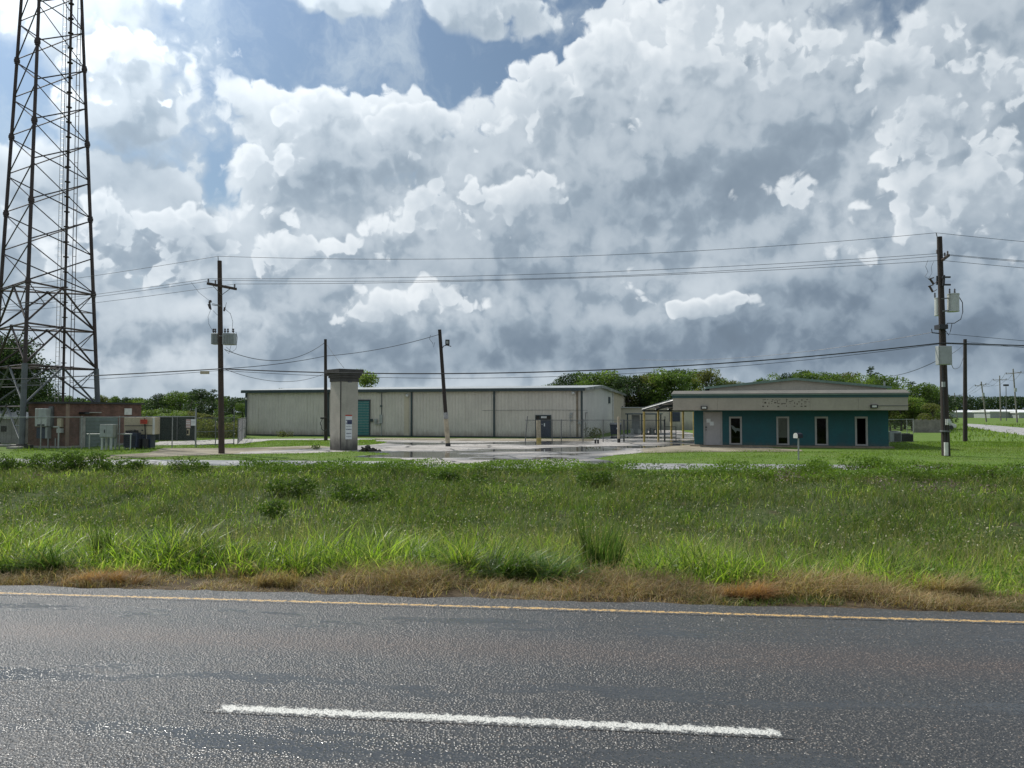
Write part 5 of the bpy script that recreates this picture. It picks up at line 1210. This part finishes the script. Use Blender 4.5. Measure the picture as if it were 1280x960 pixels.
def tree_proto(kind, seed, H, Wd, n, leaf, mat, z0=None, lobes=16, name='tree'):
    rg = np.random.default_rng(seed); z0 = H*.22 if z0 is None else z0
    root = thing(name, 'tree', 'tree')
    p, cs, rs = crown_pts(rg, H, Wd, z0, n, lobes, kind); V, F = leaves(p, leaf, rg, .4); np_mesh('crown', V, F, mat, root)
    mb = MB(); th = .018*H+.05; mb.path([(0, 0, -.1), (rg.normal()*.1, rg.normal()*.1, H*.3), (rg.normal()*.25, rg.normal()*.25, H*.62), (rg.normal()*.3, rg.normal()*.3, H*.88)], [th, th*.8, th*.45, th*.12], 7)
    for c, r in list(zip(cs, rs))[:12]:
        q = Vector(c); s0 = Vector((0, 0, max(H*.18, q.z*.62))); mb.path([s0, s0.lerp(q, .5)+Vector((0, 0, .12)), q], [th*.35, th*.22, th*.06], 5)
    mb.build('trunk', M_bark, root); return root
L_mid = leaf_material("leaf_mid_green", [(.050, .090, .020), (.080, .135, .030), (.110, .165, .042), (.060, .105, .026)], .45)
L_light = leaf_material("leaf_light_green", [(.085, .145, .028), (.130, .195, .042), (.165, .220, .060), (.09, .15, .035)], .5)
L_dark = leaf_material("leaf_dark_green", [(.022, .042, .018), (.036, .064, .026), (.050, .080, .030)], .35)
L_olive = leaf_material("leaf_olive_green", [(.090, .115, .034), (.130, .150, .052), (.155, .150, .062), (.075, .105, .030)], .45)
protos = {
    'mid': [tree_proto('round', 11+i, 10, 7.5, 5200, .34, L_mid, lobes=30, z0=.8) for i in range(2)],
    'light': [tree_proto('round', 21+i, 10, 7.0, 5000, .34, L_light, lobes=28, z0=.6) for i in range(2)],
    'dark': [tree_proto('round', 31+i, 10, 7.0, 5200, .32, L_dark, lobes=28, z0=.8) for i in range(2)],
    'olive': [tree_proto('round', 41, 10, 7.0, 4600, .34, L_olive, lobes=26, z0=.6)],
    'pine': [tree_proto('pine', 51, 10, 6.0, 4200, .30, L_dark, lobes=34, z0=1.0, name='pine_tree')]}
used_p = set()
def put_tree(kind, px, top_py, D, label, group, wscale=1.0, idx=None):
    lst = protos[kind]; q = lst[random.randrange(len(lst)) if idx is None else idx]
    o = q if q.name not in used_p else copy_tree(q)
    if q.name not in used_p: used_p.add(q.name)
    x = (px-640)/960*D; h = CAMZ+(515-top_py)/960*D-GZ; s = h/10.2
    o.location = (x, D, GZ); o.scale = (s*wscale, s*wscale, s); o.rotation_euler = (0, 0, random.uniform(0, 6.28)); tag(o, label, 'tree', group); return o
ordw = ['first', 'second', 'third', 'fourth', 'fifth', 'sixth', 'seventh', 'eighth', 'ninth', 'tenth', 'eleventh', 'twelfth', 'thirteenth', 'fourteenth', 'fifteenth', 'sixteenth']
kindw = {'mid': 'bushy mid-green tree', 'light': 'pale yellow-green tree', 'dark': 'dark rounded tree', 'olive': 'olive-green tree', 'pine': 'dark conical pine'}
def row(pxs, profile, Dr, kinds, where, group, wsc=(1.0, 1.5)):
    n = len(pxs); xs, ys = zip(*profile)
    for i, px in enumerate(pxs):
        k = kinds[i % len(kinds)]; top = float(np.interp(px, xs, ys))+random.uniform(-2.5, 3.5); D = random.uniform(*Dr)
        put_tree(k, px, top, D, f'{kindw[k]}, {ordw[i]} from left {where}', group, random.uniform(*wsc))
TP = [(600, 492), (640, 485), (660, 482), (690, 474), (715, 466), (745, 464), (775, 465), (800, 464), (825, 460), (855, 458), (885, 460), (900, 470), (930, 476), (955, 472), (975, 466), (1000, 461), (1030, 460), (1060, 464), (1095, 458), (1110, 468), (1130, 466), (1150, 464), (1165, 466), (1180, 476), (1200, 500)]
gt_ = 'trees behind the buildings'
row([612, 634, 652, 672, 692, 710, 728], TP, (104, 118), ['dark', 'mid', 'mid', 'light', 'mid'], 'above right end of warehouse', gt_)
row([744, 758, 772, 786, 800, 814, 828, 840], TP, (100, 112), ['mid', 'light', 'mid', 'dark', 'olive', 'mid', 'light', 'mid'], 'between warehouse and teal building', gt_)
row([852, 868, 884, 900, 920, 938, 956, 974, 988], TP, (106, 120), ['mid', 'light', 'olive', 'light', 'olive', 'light', 'mid', 'light', 'dark'], 'above left half of teal building', gt_, (.9, 1.3))
row([1003, 1020, 1038, 1056, 1074, 1092, 1106], TP, (104, 120), ['mid', 'light', 'mid', 'olive', 'light', 'pine', 'mid'], 'above right half of teal building', gt_, (1.0, 1.4))
row([1118, 1130, 1142, 1154, 1166, 1176], [(1110, 488), (1125, 478), (1140, 474), (1160, 474), (1176, 490)], (96, 106), ['mid', 'light', 'pine', 'mid', 'light', 'dark'], 'between teal building and transformer pole', gt_, (1.0, 1.5))
row([1112, 1126, 1140, 1153, 1166], [(1100, 500), (1140, 496), (1180, 506)], (88, 93), ['light', 'olive', 'light', 'light', 'olive'], 'in low row behind board fence', gt_, (1.6, 2.2))
LPf = [(20, 500), (60, 494), (100, 496), (130, 494), (150, 492), (175, 497), (195, 494), (215, 490), (240, 482), (252, 482), (265, 488), (280, 500), (300, 500), (320, 500)]
gl_ = 'trees behind the left fence'
row([52, 70, 84, 98, 112, 128, 143, 158, 172], LPf, (100, 125), ['mid', 'dark', 'mid', 'dark', 'mid', 'olive', 'mid', 'dark', 'light'], 'above the brick building roof', gl_, (.9, 1.3))
row([186, 198, 211, 226, 240, 252, 264, 278, 291, 304], LPf, (88, 110), ['mid', 'dark', 'light', 'mid', 'pine', 'dark', 'pine', 'mid', 'dark', 'mid'], 'between the brick building and the warehouse', gl_, (1.0, 1.5))
row([190, 204, 218, 232, 247, 262, 277, 292], [(180, 511), (230, 513), (300, 520)], (76, 84), ['light', 'mid', 'light', 'olive', 'olive', 'olive', 'mid', 'mid'], 'in low row behind the gate', gl_, (1.8, 2.4))
put_tree('dark', 350, 484.5, 96, 'round dark treetop peeking over the left part of the warehouse roof', None, 1.0)
# slim airy tree behind the sign pillar, big shade tree at the left border
o = tree_proto('round', 77, 7.2, 4.6, 2600, .30, L_light, z0=1.0, lobes=18); o.location = ((447-640)/960*82, 86, GZ); tag(o, 'light-green leafy tree rising behind the warehouse right of the sign pillar', 'tree')
o = tree_proto('round', 78, 8.2, 7.6, 20000, .22, L_dark, z0=1.0, lobes=44); o.location = (-38.6, 57.5, GZ); tag(o, 'large dark shade tree at the left border behind the tower', 'tree')
o = tree_proto('round', 79, 5.0, 6.5, 7000, .22, L_dark, z0=.8, lobes=26); o.location = (-41.5, 66, GZ); tag(o, 'lower dark tree right behind the big shade tree at the left border', 'tree')
for lst in protos.values():
    for q in lst:
        if q.name not in used_p:
            for ch in list(q.children): bpy.data.objects.remove(ch)
            bpy.data.objects.remove(q)
# far woods that read as one mass
def far_wood(name, x0, x1, D, spread, h, n, leaf, seed):
    rg = np.random.default_rng(seed); x = rg.uniform(x0, x1, n); y = D+rg.uniform(0, spread, n)
    top = h*(.62+.30*vnoise(x, x*0+3, 11.0, 11)+.22*vnoise(x, x*0+8, 3.7, 12)+.12*vnoise(x, x*0, 1.6, 13)); z = GZ+top*rg.uniform(0, 1, n)**.6
    V, F = leaves(np.stack([x, y, z], 1), np.full(n, leaf), rg, .3); tag(np_mesh(name, V, F, L_dark), 'far dark wood along the horizon', 'wood', kind='stuff')
far_wood('distant_wood', 120, 520, 330, 14, 9.5, 60000, 1.1, 5)
far_wood('distant_wood', -620, 120, 260, 14, 7.5, 90000, 1.0, 6)

# ------------------------------------------------------------------ grass
def blades(name, t, n, h, w, bend, mat, seg=3, label=None, cat='grass', kind='stuff', seed=0, parent=None, lean=None, z=None):
    rg = np.random.default_rng(seed); N = len(t); x, y = to_xy(t, n); z0 = gz_tn(t, n)-.02 if z is None else z
    ph = rg.uniform(0, 2*math.pi, N) if lean is None else lean+rg.normal(0, .5, N)
    b = bend*rg.uniform(.3, 1.5, N); h = h*rg.uniform(.6, 1.25, N); w = w*rg.uniform(.7, 1.3, N)
    tw = rg.uniform(-.9, .9, N); dx, dy = np.cos(ph), np.sin(ph); wx_, wy_ = -np.sin(ph+tw), np.cos(ph+tw)
    V = np.empty((N, seg+1, 2, 3), np.float32)
    for k in range(seg+1):
        s = k/seg; r = b*h*s**1.8; zz_ = z0+h*s*(1-.35*np.minimum(b, 1.3)*s); ww = w*(1-s**1.6)*.5+w*.04
        for j, sg in enumerate((-1, 1)): V[:, k, j, 0] = x+dx*r+sg*wx_*ww; V[:, k, j, 1] = y+dy*r+sg*wy_*ww; V[:, k, j, 2] = zz_
    base = (np.arange(N)*(seg+1)*2)[:, None]; F = []
    for k in range(seg): F.append(base+np.array([2*k, 2*k+1, 2*k+3, 2*k+2])[None])
    o = np_mesh(name, V.reshape(-1, 3), np.concatenate(F, 1).reshape(-1, 4), mat, parent)
    if label: tag(o, label, cat, kind=kind)
    elif kind and not parent: tag(o, kind=kind)
    return o
def scatter(N, n0, n1, seed, thin=None, margin=1.5, tan_=.70, bias=1.0):
    """points inside the photo's view wedge between two distances from the road, a little wider for side steps"""
    rg = np.random.default_rng(seed); n = n0+(n1-n0)*rg.uniform(0, 1, N)**bias; half = n*tan_+margin+1.0; t = rg.uniform(-1, 1, N)*half - n*.06
    keep = rg.uniform(0, 1, N) < half/half.max()
    if thin is not None:
        q = vnoise(t, n, thin[0], thin[3] if len(thin) > 3 else 3); keep &= rg.uniform(0, 1, N) < np.interp(q, [thin[1], thin[2]], [0.06, 1])
    return t[keep], n[keep]
GR_tall = leaf_material("tall_grass_blade", [(.110, .190, .022), (.200, .300, .034), (.270, .370, .060), (.155, .250, .028), (.36, .36, .15), (.045, .09, .016), (.08, .15, .022)], .55, .34, patch=[((.075, .135, .020), .7, .60, .74)], transcol=1.5)
GR_ditch = leaf_material("ditch_grass_blade", [(.048, .090, .018), (.085, .140, .026), (.125, .175, .044), (.190, .175, .085), (.062, .115, .022)], .45, .5, patch=[((.140, .120, .070), .22, .56, .80), ((.085, .155, .026), .5, .56, .70), ((.028, .055, .012), .36, .60, .70)], transcol=1.4)
GR_dry = leaf_material("dry_grass_blade", [(.34, .225, .115), (.46, .33, .18), (.16, .10, .05), (.54, .43, .27), (.14, .17, .045), (.28, .16, .08)], .4, .6, transcol=1.1)
GR_drygreen = leaf_material("green_edge_blade", [(.055, .105, .020), (.10, .150, .035), (.20, .16, .08), (.08, .12, .03)], .4)
GR_lawn = leaf_material("lawn_blade", [(.085, .155, .018), (.130, .210, .028), (.160, .230, .040), (.105, .175, .022)], .5, .5, patch=[((.185, .215, .065), .10, .52, .70), ((.17, .14, .08), .45, .68, .80)])
GR_dark = leaf_material("dark_reed_blade", [(.040, .085, .020), (.065, .125, .028), (.095, .160, .040), (.18, .18, .08)], .42, .34)
GR_orange = leaf_material("orange_dry_blade", [(.34, .18, .08), (.42, .25, .12), (.22, .12, .06)], .35)
WEED = leaf_material("weed_leaf", [(.045, .085, .015), (.070, .125, .022), (.110, .170, .032), (.055, .100, .018)], .42, .45)
WEEDlight = leaf_material("bright_weed_leaf", [(.085, .155, .022), (.125, .205, .032), (.16, .235, .048)], .4, .45)
DEAD = leaf_material("dead_pinkish_leaf", [(.22, .165, .16), (.16, .12, .11), (.10, .075, .055), (.28, .22, .21)], .2, .7)

# dry fringe along the asphalt
rgx = np.random.default_rng(91)
t, n = scatter(64000, EDGE+.10, 9.15, 1, (.5, .05, .45)); hh = (.07+.30*vnoise(t, n, .7, 4))*(.55+.8*vnoise(t, n, 1.7, 27))*np.interp(n, [EDGE, 8.3, 9.1], [.4, 1.1, 1.1])
right = t > 1.2
edge = n > EDGE+.14+.20*vnoise(t, n*0, .5, 5)
sel = edge & ~(right & (n < 8.15) & (vnoise(t, n, 1.6, 8) > .50))
blades('dry_grass', t[sel], n[sel], hh[sel], .007, 1.3, GR_dry, 2, 'brown dried grass fringe along the edge of the asphalt', seed=1)
t, n = scatter(26000, EDGE+.18, 8.5, 2); sel = (t > .8) & (n > EDGE+.2+.2*vnoise(t, n*0, .5, 5)) & (vnoise(t, n, 1.6, 8) > .34)
blades('edge_grass', t[sel], n[sel], .10, .008, 1.1, GR_drygreen, 2, 'short green and straw grass creeping onto the right part of the road edge', seed=2)
# tall bright belt
t, n = scatter(82000, 8.7, 15.5, 3, (1.1, .12, .55), bias=1.25); kp = rgx.uniform(0, 1, len(t)) < np.interp(n+2.4*(vnoise(t, n, 1.9, 23)-.5), [8, 11.6, 13.2, 16], [1, 1, .22, .0]); t, n = t[kp], n[kp]
hv = (.16+.62*vnoise(t, n, 1.5, 6)*(.4+.9*vnoise(t, n, .45, 7)))*np.interp(n, [8.7, 9.4, 11.5, 15.5], [.5, 1, 1, .8])
blades('tall_grass', t, n, hv, .0155, .85, GR_tall, 4, 'belt of tall bright green backlit grass on the near ditch bank', seed=3)
t, n = scatter(16000, 8.8, 12.5, 13); P3 = np.stack([*to_xy(t, n), gz_tn(t, n)+rgx.uniform(0, .28, len(t))], 1); V, F = leaves(P3, .055, rgx, .8); tag(np_mesh('broadleaf_weeds', V, F, WEEDlight), 'small broad-leaved weeds mixed into the tall bright grass', 'weeds', kind='stuff')
# ditch and far bank
t, n = scatter(9000, 8.9, 15, 41, (.8, .3, .7)); blades('seeding_grass', t, n, .62, .006, .35, leaf_material("straw_stalk", [(.30, .27, .13), (.22, .22, .08), (.36, .30, .17)], .4), 3, 'thin straw-coloured seeding stalks above the bright grass', seed=41)
t, n = scatter(30000, 12.5, 29.4, 42, (1.3, .45, .8, 24)); blades('bright_ditch_grass', t, n, .34, np.interp(n, [12, 29], [.012, .022]), .7, GR_tall, 2, 'scattered patches of brighter grass in the ditch', seed=42)
t, n = scatter(150000, 12.2, 29.6, 4, (2.2, .05, .5), bias=.9); hv = .16+.34*vnoise(t, n, 2.4, 9)*np.interp(n, [12, 16, 27, 29.6], [.9, 1, .9, .5])
blades('ditch_grass', t, n, hv, np.interp(n, [12, 29], [.011, .020]), .7, GR_ditch, 2, 'darker rough grass and weeds filling the ditch and its far bank', seed=4)
t, n = scatter(90000, 12.4, 29.8, 14, (1.9, .48, .72, 15)); P3 = np.stack([*to_xy(t, n), gz_tn(t, n)+rgx.uniform(0, .48, len(t))*np.clip(vnoise(t, n, 1.9, 15)*2-.6, .15, 1.2)], 1); V, F = leaves(P3, np.interp(n, [12, 30], [.05, .085]), rgx, .6)
tag(np_mesh('ditch_weeds', V, F, WEED), 'dark broad-leaved weeds scattered over the ditch slope', 'weeds', kind='stuff')
# pale seed heads
t, n = scatter(9000, 10.5, 27, 16); P3 = np.stack([*to_xy(t, n), gz_tn(t, n)+rgx.uniform(.22, .62, len(t))], 1); V, F = leaves(P3, .045, rgx, 0); tag(np_mesh('seed_heads', V, F, leaf_material("pale_seed_head", [(.40, .37, .25), (.50, .47, .33), (.25, .21, .14)], .3)), 'pale seed heads nodding over the ditch grass', 'grass', kind='stuff')
# dead pinkish weeds, mostly on the right far bank
def in_px(t, n, boxes):
    x, y = to_xy(t, n); zz_ = gz_tn(t, n); px = 640+960*x/y; py = 515+960*(CAMZ-zz_)/y; m = np.zeros(len(t), bool)
    for cx, cy, rx, ry in boxes: m |= ((px-cx)/rx)**2+((py-cy)/ry)**2 < 1
    return m
t, n = scatter(90000, 17, 29.8, 17, (.9, .35, .7, 18)); m = in_px(t, n, [(1120, 592, 75, 7), (1060, 592, 30, 7), (1190, 618, 55, 8), (1095, 612, 30, 6), (935, 590, 35, 5), (165, 610, 30, 7), (60, 604, 30, 5), (990, 600, 30, 6), (1240, 596, 30, 4)]); t, n = t[m], n[m]
P3 = np.stack([*to_xy(t, n), gz_tn(t, n)+rgx.uniform(0.05, .36, len(t))], 1); V, F = leaves(P3, .085, rgx, .3); tag(np_mesh('dead_weeds', V, F, DEAD), 'dead pinkish-brown weeds in patches on the far ditch bank', 'weeds', kind='stuff')
# taller growth along the crest, before the frontage road
def crest(seed, N, n0, n1, mat, size, hmax, name, lab, boxes):
    t, n = scatter(N, n0, n1, seed, (1.2, .2, .6, 19)); m = in_px(t, n, boxes); t, n = t[m], n[m]; hm = hmax*(.35+.9*vnoise(t, n, 1.3, 20))
    P3 = np.stack([*to_xy(t, n), gz_tn(t, n)+rgx.uniform(0, 1, len(t))**.7*hm], 1); V, F = leaves(P3, size, rgx, .5); tag(np_mesh(name, V, F, mat), lab, 'weeds', kind='stuff')
crest(21, 90000, 27.4, 30.4, WEEDlight, .085, .42, 'crest_weeds', 'leafy green weeds along the top of the far ditch bank', [(1130, 590, 190, 16), (930, 590, 90, 12), (420, 586, 120, 8), (600, 586, 200, 8)])
rg = np.random.default_rng(77); N_ = 9000; D_ = rg.uniform(66, 73, N_); pxx = rg.uniform(244, 304, N_); x_ = (pxx-640)/960*D_
z_ = GZ+rg.uniform(0, 1, N_)**.7*(.5+1.4*vnoise(x_, D_, 1.8, 30)); V, F = leaves(np.stack([x_, D_, z_], 1), np.full(N_, .2), rg, .4); tag(np_mesh('scrub', V, F, L_olive), 'olive scrub growing wild behind the double gate', 'scrub', kind='stuff')
# reeds and clumps that stand out
def clump(px, D, N, hgt, rad, w_, bend, mat, label, seed, cat='grass tussock', name='grass_tussock', seg=4, lean=None):
    rg = np.random.default_rng(seed); x0 = (px-640)/960*D; root = thing(name, label, cat, (x0, D, float(gz(np.array(x0), np.array(D)))))
    nb = max(4, N//60); bx_, by_ = rg.normal(0, rad*.45, nb), rg.normal(0, rad*.3, nb); bl = rg.uniform(-2.6, .6, nb); bh = rg.uniform(.55, 1.15, nb); j = rg.integers(0, nb, N)
    x = x0+bx_[j]+rg.normal(0, rad*.13, N); y = D+by_[j]+rg.normal(0, rad*.10, N); t, n = to_tn(x, y)
    o = blades('blades', t, n, hgt*bh[j]*rg.uniform(.6, 1.1, N), w_, bend, mat, seg, None, kind=None, seed=seed, lean=bl[j]+rg.normal(0, .45, N))
    M = Matrix.Translation(-Vector(root.location)); o.data.transform(M); o.parent = root; return root
clump(757, 9.6, 520, .86, .30, .013, .28, GR_dark, 'upright dark green reed tussock in the bright grass near the middle', 301)
clump(650, 9.2, 1500, .60, .62, .015, 1.05, GR_dark, 'wide arching dark green tussock left of the upright reeds', 302)
clump(600, 9.4, 900, .66, .50, .014, .9, GR_tall, 'bright arching grass clump left of the wide dark tussock', 303)
clump(140, 10.3, 130, .95, .30, .014, .20, GR_dark, 'thin tall dark reed stalks in the left part of the grass belt', 304)
clump(45, 9.3, 700, .50, .6, .016, 1.0, GR_dark, 'low dark arching tussock near the left border', 305)
clump(265, 9.9, 700, .62, .42, .014, .8, GR_dark, 'dark green tussock in the bright belt below the left utility pole', 306)
clump(1090, 9.4, 500, .62, .36, .014, .6, GR_tall, 'bright upright grass clump in the right part of the belt', 307)
clump(1150, 9.1, 600, .50, .42, .014, 1.0, GR_dark, 'arching dark clump right of the bright upright clump', 308)
clump(930, 7.95, 1500, .25, .24, .006, 1.1, GR_orange, 'orange-brown dry tuft at the road edge right of the middle', 309, name='dry_tussock', cat='dry grass')
clump(1052, 8.5, 1500, .34, .36, .006, 1.0, GR_dry, 'straw-coloured dry mound at the road edge, right part', 310, name='dry_tussock', cat='dry grass')
clump(1180, 8.25, 1500, .32, .36, .006, 1.0, GR_dry, 'pale dry mound at the road edge nearest the right border', 311, name='dry_tussock', cat='dry grass')
clump(130, 8.75, 900, .26, .34, .006, 1.2, GR_orange, 'rusty dry tuft at the road edge in the left part', 312, name='dry_tussock', cat='dry grass')
clump(345, 8.6, 1000, .30, .34, .006, 1.0, GR_dry, 'brownish dry tuft at the road edge below the bare pole', 313, name='dry_tussock', cat='dry grass')
def bush(px, D, wd, h, N, label, seed, mat=WEED, leaf=.085, group=None, name='low_bush'):
    rg = np.random.default_rng(seed); x0 = (px-640)/960*D; z = float(gz(np.array(x0), np.array(float(D)))); root = thing(name, label, 'bush', (x0, D, z), 0, group)
    k = 7; cx = rg.uniform(-wd/2, wd/2, k)*.7; cy = rg.uniform(-.4, .4, k); cz = h*rg.uniform(.25, .65, k); r = h*rg.uniform(.35, .6, k); j = rg.integers(0, k, N)
    d = rg.normal(size=(N, 3)); d /= np.linalg.norm(d, axis=1)[:, None]; q = np.stack([cx[j], cy[j], cz[j]], 1)+d*(r[j]*rg.uniform(.3, 1.1, N)**.5)[:, None]*np.array([1.3, 1, 1]); q[:, 2] = np.maximum(q[:, 2], .01)
    V, F = leaves(q, leaf, rg, .4); np_mesh('foliage', V, F, mat, root)
    mb = MB()
    for i in range(k): mb.path([(cx[i]*.3, cy[i]*.3, -.05), (cx[i], cy[i], cz[i])], [.02, .008], 4)
    mb.build('stems', M_bark, root)
for i, (px, D, wd, h, lab) in enumerate(((25, 30.6, 2.2, .60, 'low leafy bush on the ditch crest at the left border'), (70, 30.4, 2.0, .62, 'low leafy bush on the crest, next right of the border bush'), (105, 30.2, 2.2, .78, 'tallest dark bush on the crest below the tower cabinets'), (140, 30.0, 1.6, .50, 'small bush on the crest just left of the puddle glint'), (178, 30.3, 1.0, .45, 'tiny bush on the crest in front of the puddle glint'), (238, 30.0, 1.8, .52, 'bush on the crest between puddle glint and left utility pole'), (362, 24.0, 1.6, .62, 'dark bushy weed clump in the ditch below the sign pillar'), (450, 23.0, 2.2, .60, 'wide dark weed clump in the ditch right below the debris heap'), (345, 21.0, 1.0, .40, 'small dark weed clump left of the one below the sign pillar'), (575, 26.5, 2.6, .50, 'long low dark weed clump in the ditch below the leaning pole'), (735, 25.5, 2.2, .46, 'dark weed clump in the ditch straight below the warehouse corner'), (1010, 28.2, 1.5, .70, 'bright frothy weed beside the mailbox post'), (1085, 28.4, 2.2, .75, 'bright weed mound on the crest right of the mailbox'))):
    bush(px, D, wd, h, int(1400*wd*h+400), lab, 400+i, WEEDlight if px > 1000 else WEED)
bush(741, 65.4, 1.1, .95, 500, 'scrubby brownish bush against the warehouse corner', 420, L_olive, .14)
bush(357, 69.5, 1.4, .6, 300, 'small weed bush at the foot of the warehouse left wall', 421, L_olive, .14)
bush(395, 46.2, .6, .35, 160, 'tiny plant at the edge of the pale drive left of the sign pillar', 422, L_mid, .1)
# lawn beyond the frontage road, kept off the pavements
def inside(px, py, poly):
    c = np.zeros(len(px), bool); k = len(poly)
    for i in range(k):
        x1, y1 = poly[i]; x2, y2 = poly[(i+1) % k]
        c ^= ((y1 > py) != (y2 > py)) & (px < (x2-x1)*(py-y1)/((y2-y1) if y2 != y1 else 1e-9)+x1)
    return c
NOG = [LOT, [(110, 570.5), (190, 565.5), (205, 560), (300, 560), (400, 557), (420, 559), (300, 565), (290, 567.5), (200, 571)], [(180, 556.8), (302, 554.8), (340, 550.2), (470, 549.8), (470, 548.2), (300, 548.6), (200, 551.8)], [(1204, 529.3), (1222, 530.2), (1285, 535.2), (1400, 543), (1400, 560), (1290, 545.5), (1240, 538.5), (1210, 533.5)],
       [(805, 500), (868, 500), (868, 557), (905, 560), (1000, 564.3), (1112, 562.5), (1112, 500)], [(308, 400), (735, 400), (735, 548), (308, 546)], [(36, 500), (178, 500), (178, 560), (36, 560)], [(412, 480), (449, 480), (449, 561), (412, 561)]]
t, n = scatter(260000, 28.8, 62, 31, bias=.85); x, y = to_xy(t, n); px = 640+960*x/y; py = 515+960*(CAMZ-GZ)/y; m = np.ones(len(t), bool)
for p_ in NOG: m &= ~inside(px, py, p_)
m &= ~((n > 30.62) & (n < 34.28)); t, n = t[m], n[m]
blades('lawn_grass', t, n, np.interp(n, [29, 34, 60], [.09, .075, .10])*(.7+.8*vnoise(t, n, 1.7, 22)), np.interp(n, [29, 60], [.022, .04]), .6, GR_lawn, 1, 'short bright lawn around the buildings', seed=31)
t, n = scatter(7000, 40, 60, 33); x, y = to_xy(t, n); px = 640+960*x/y; py = 515+960*(CAMZ-GZ)/y; m = inside(px, py, [(30, 556), (185, 556), (200, 563), (100, 570), (0, 572), (-40, 560)]); t, n = t[m], n[m]
blades('fence_line_grass', t, n, .28, .035, .6, GR_lawn, 2, 'longer unmown grass along the foot of the left fence', seed=33)
# far meadow texture beyond the side road
t, n = scatter(40000, 62, 150, 34, tan_=.75); x, y = to_xy(t, n); px = 640+960*x/y; py = 515+960*(CAMZ-GZ)/y; m = (px > 1178) & ~inside(px, py, NOG[3]); t, n = t[m], n[m]
blades('meadow_grass', t, n, .35, .10, .6, GR_lawn, 1, 'rough meadow grass on both sides of the side road', seed=34)
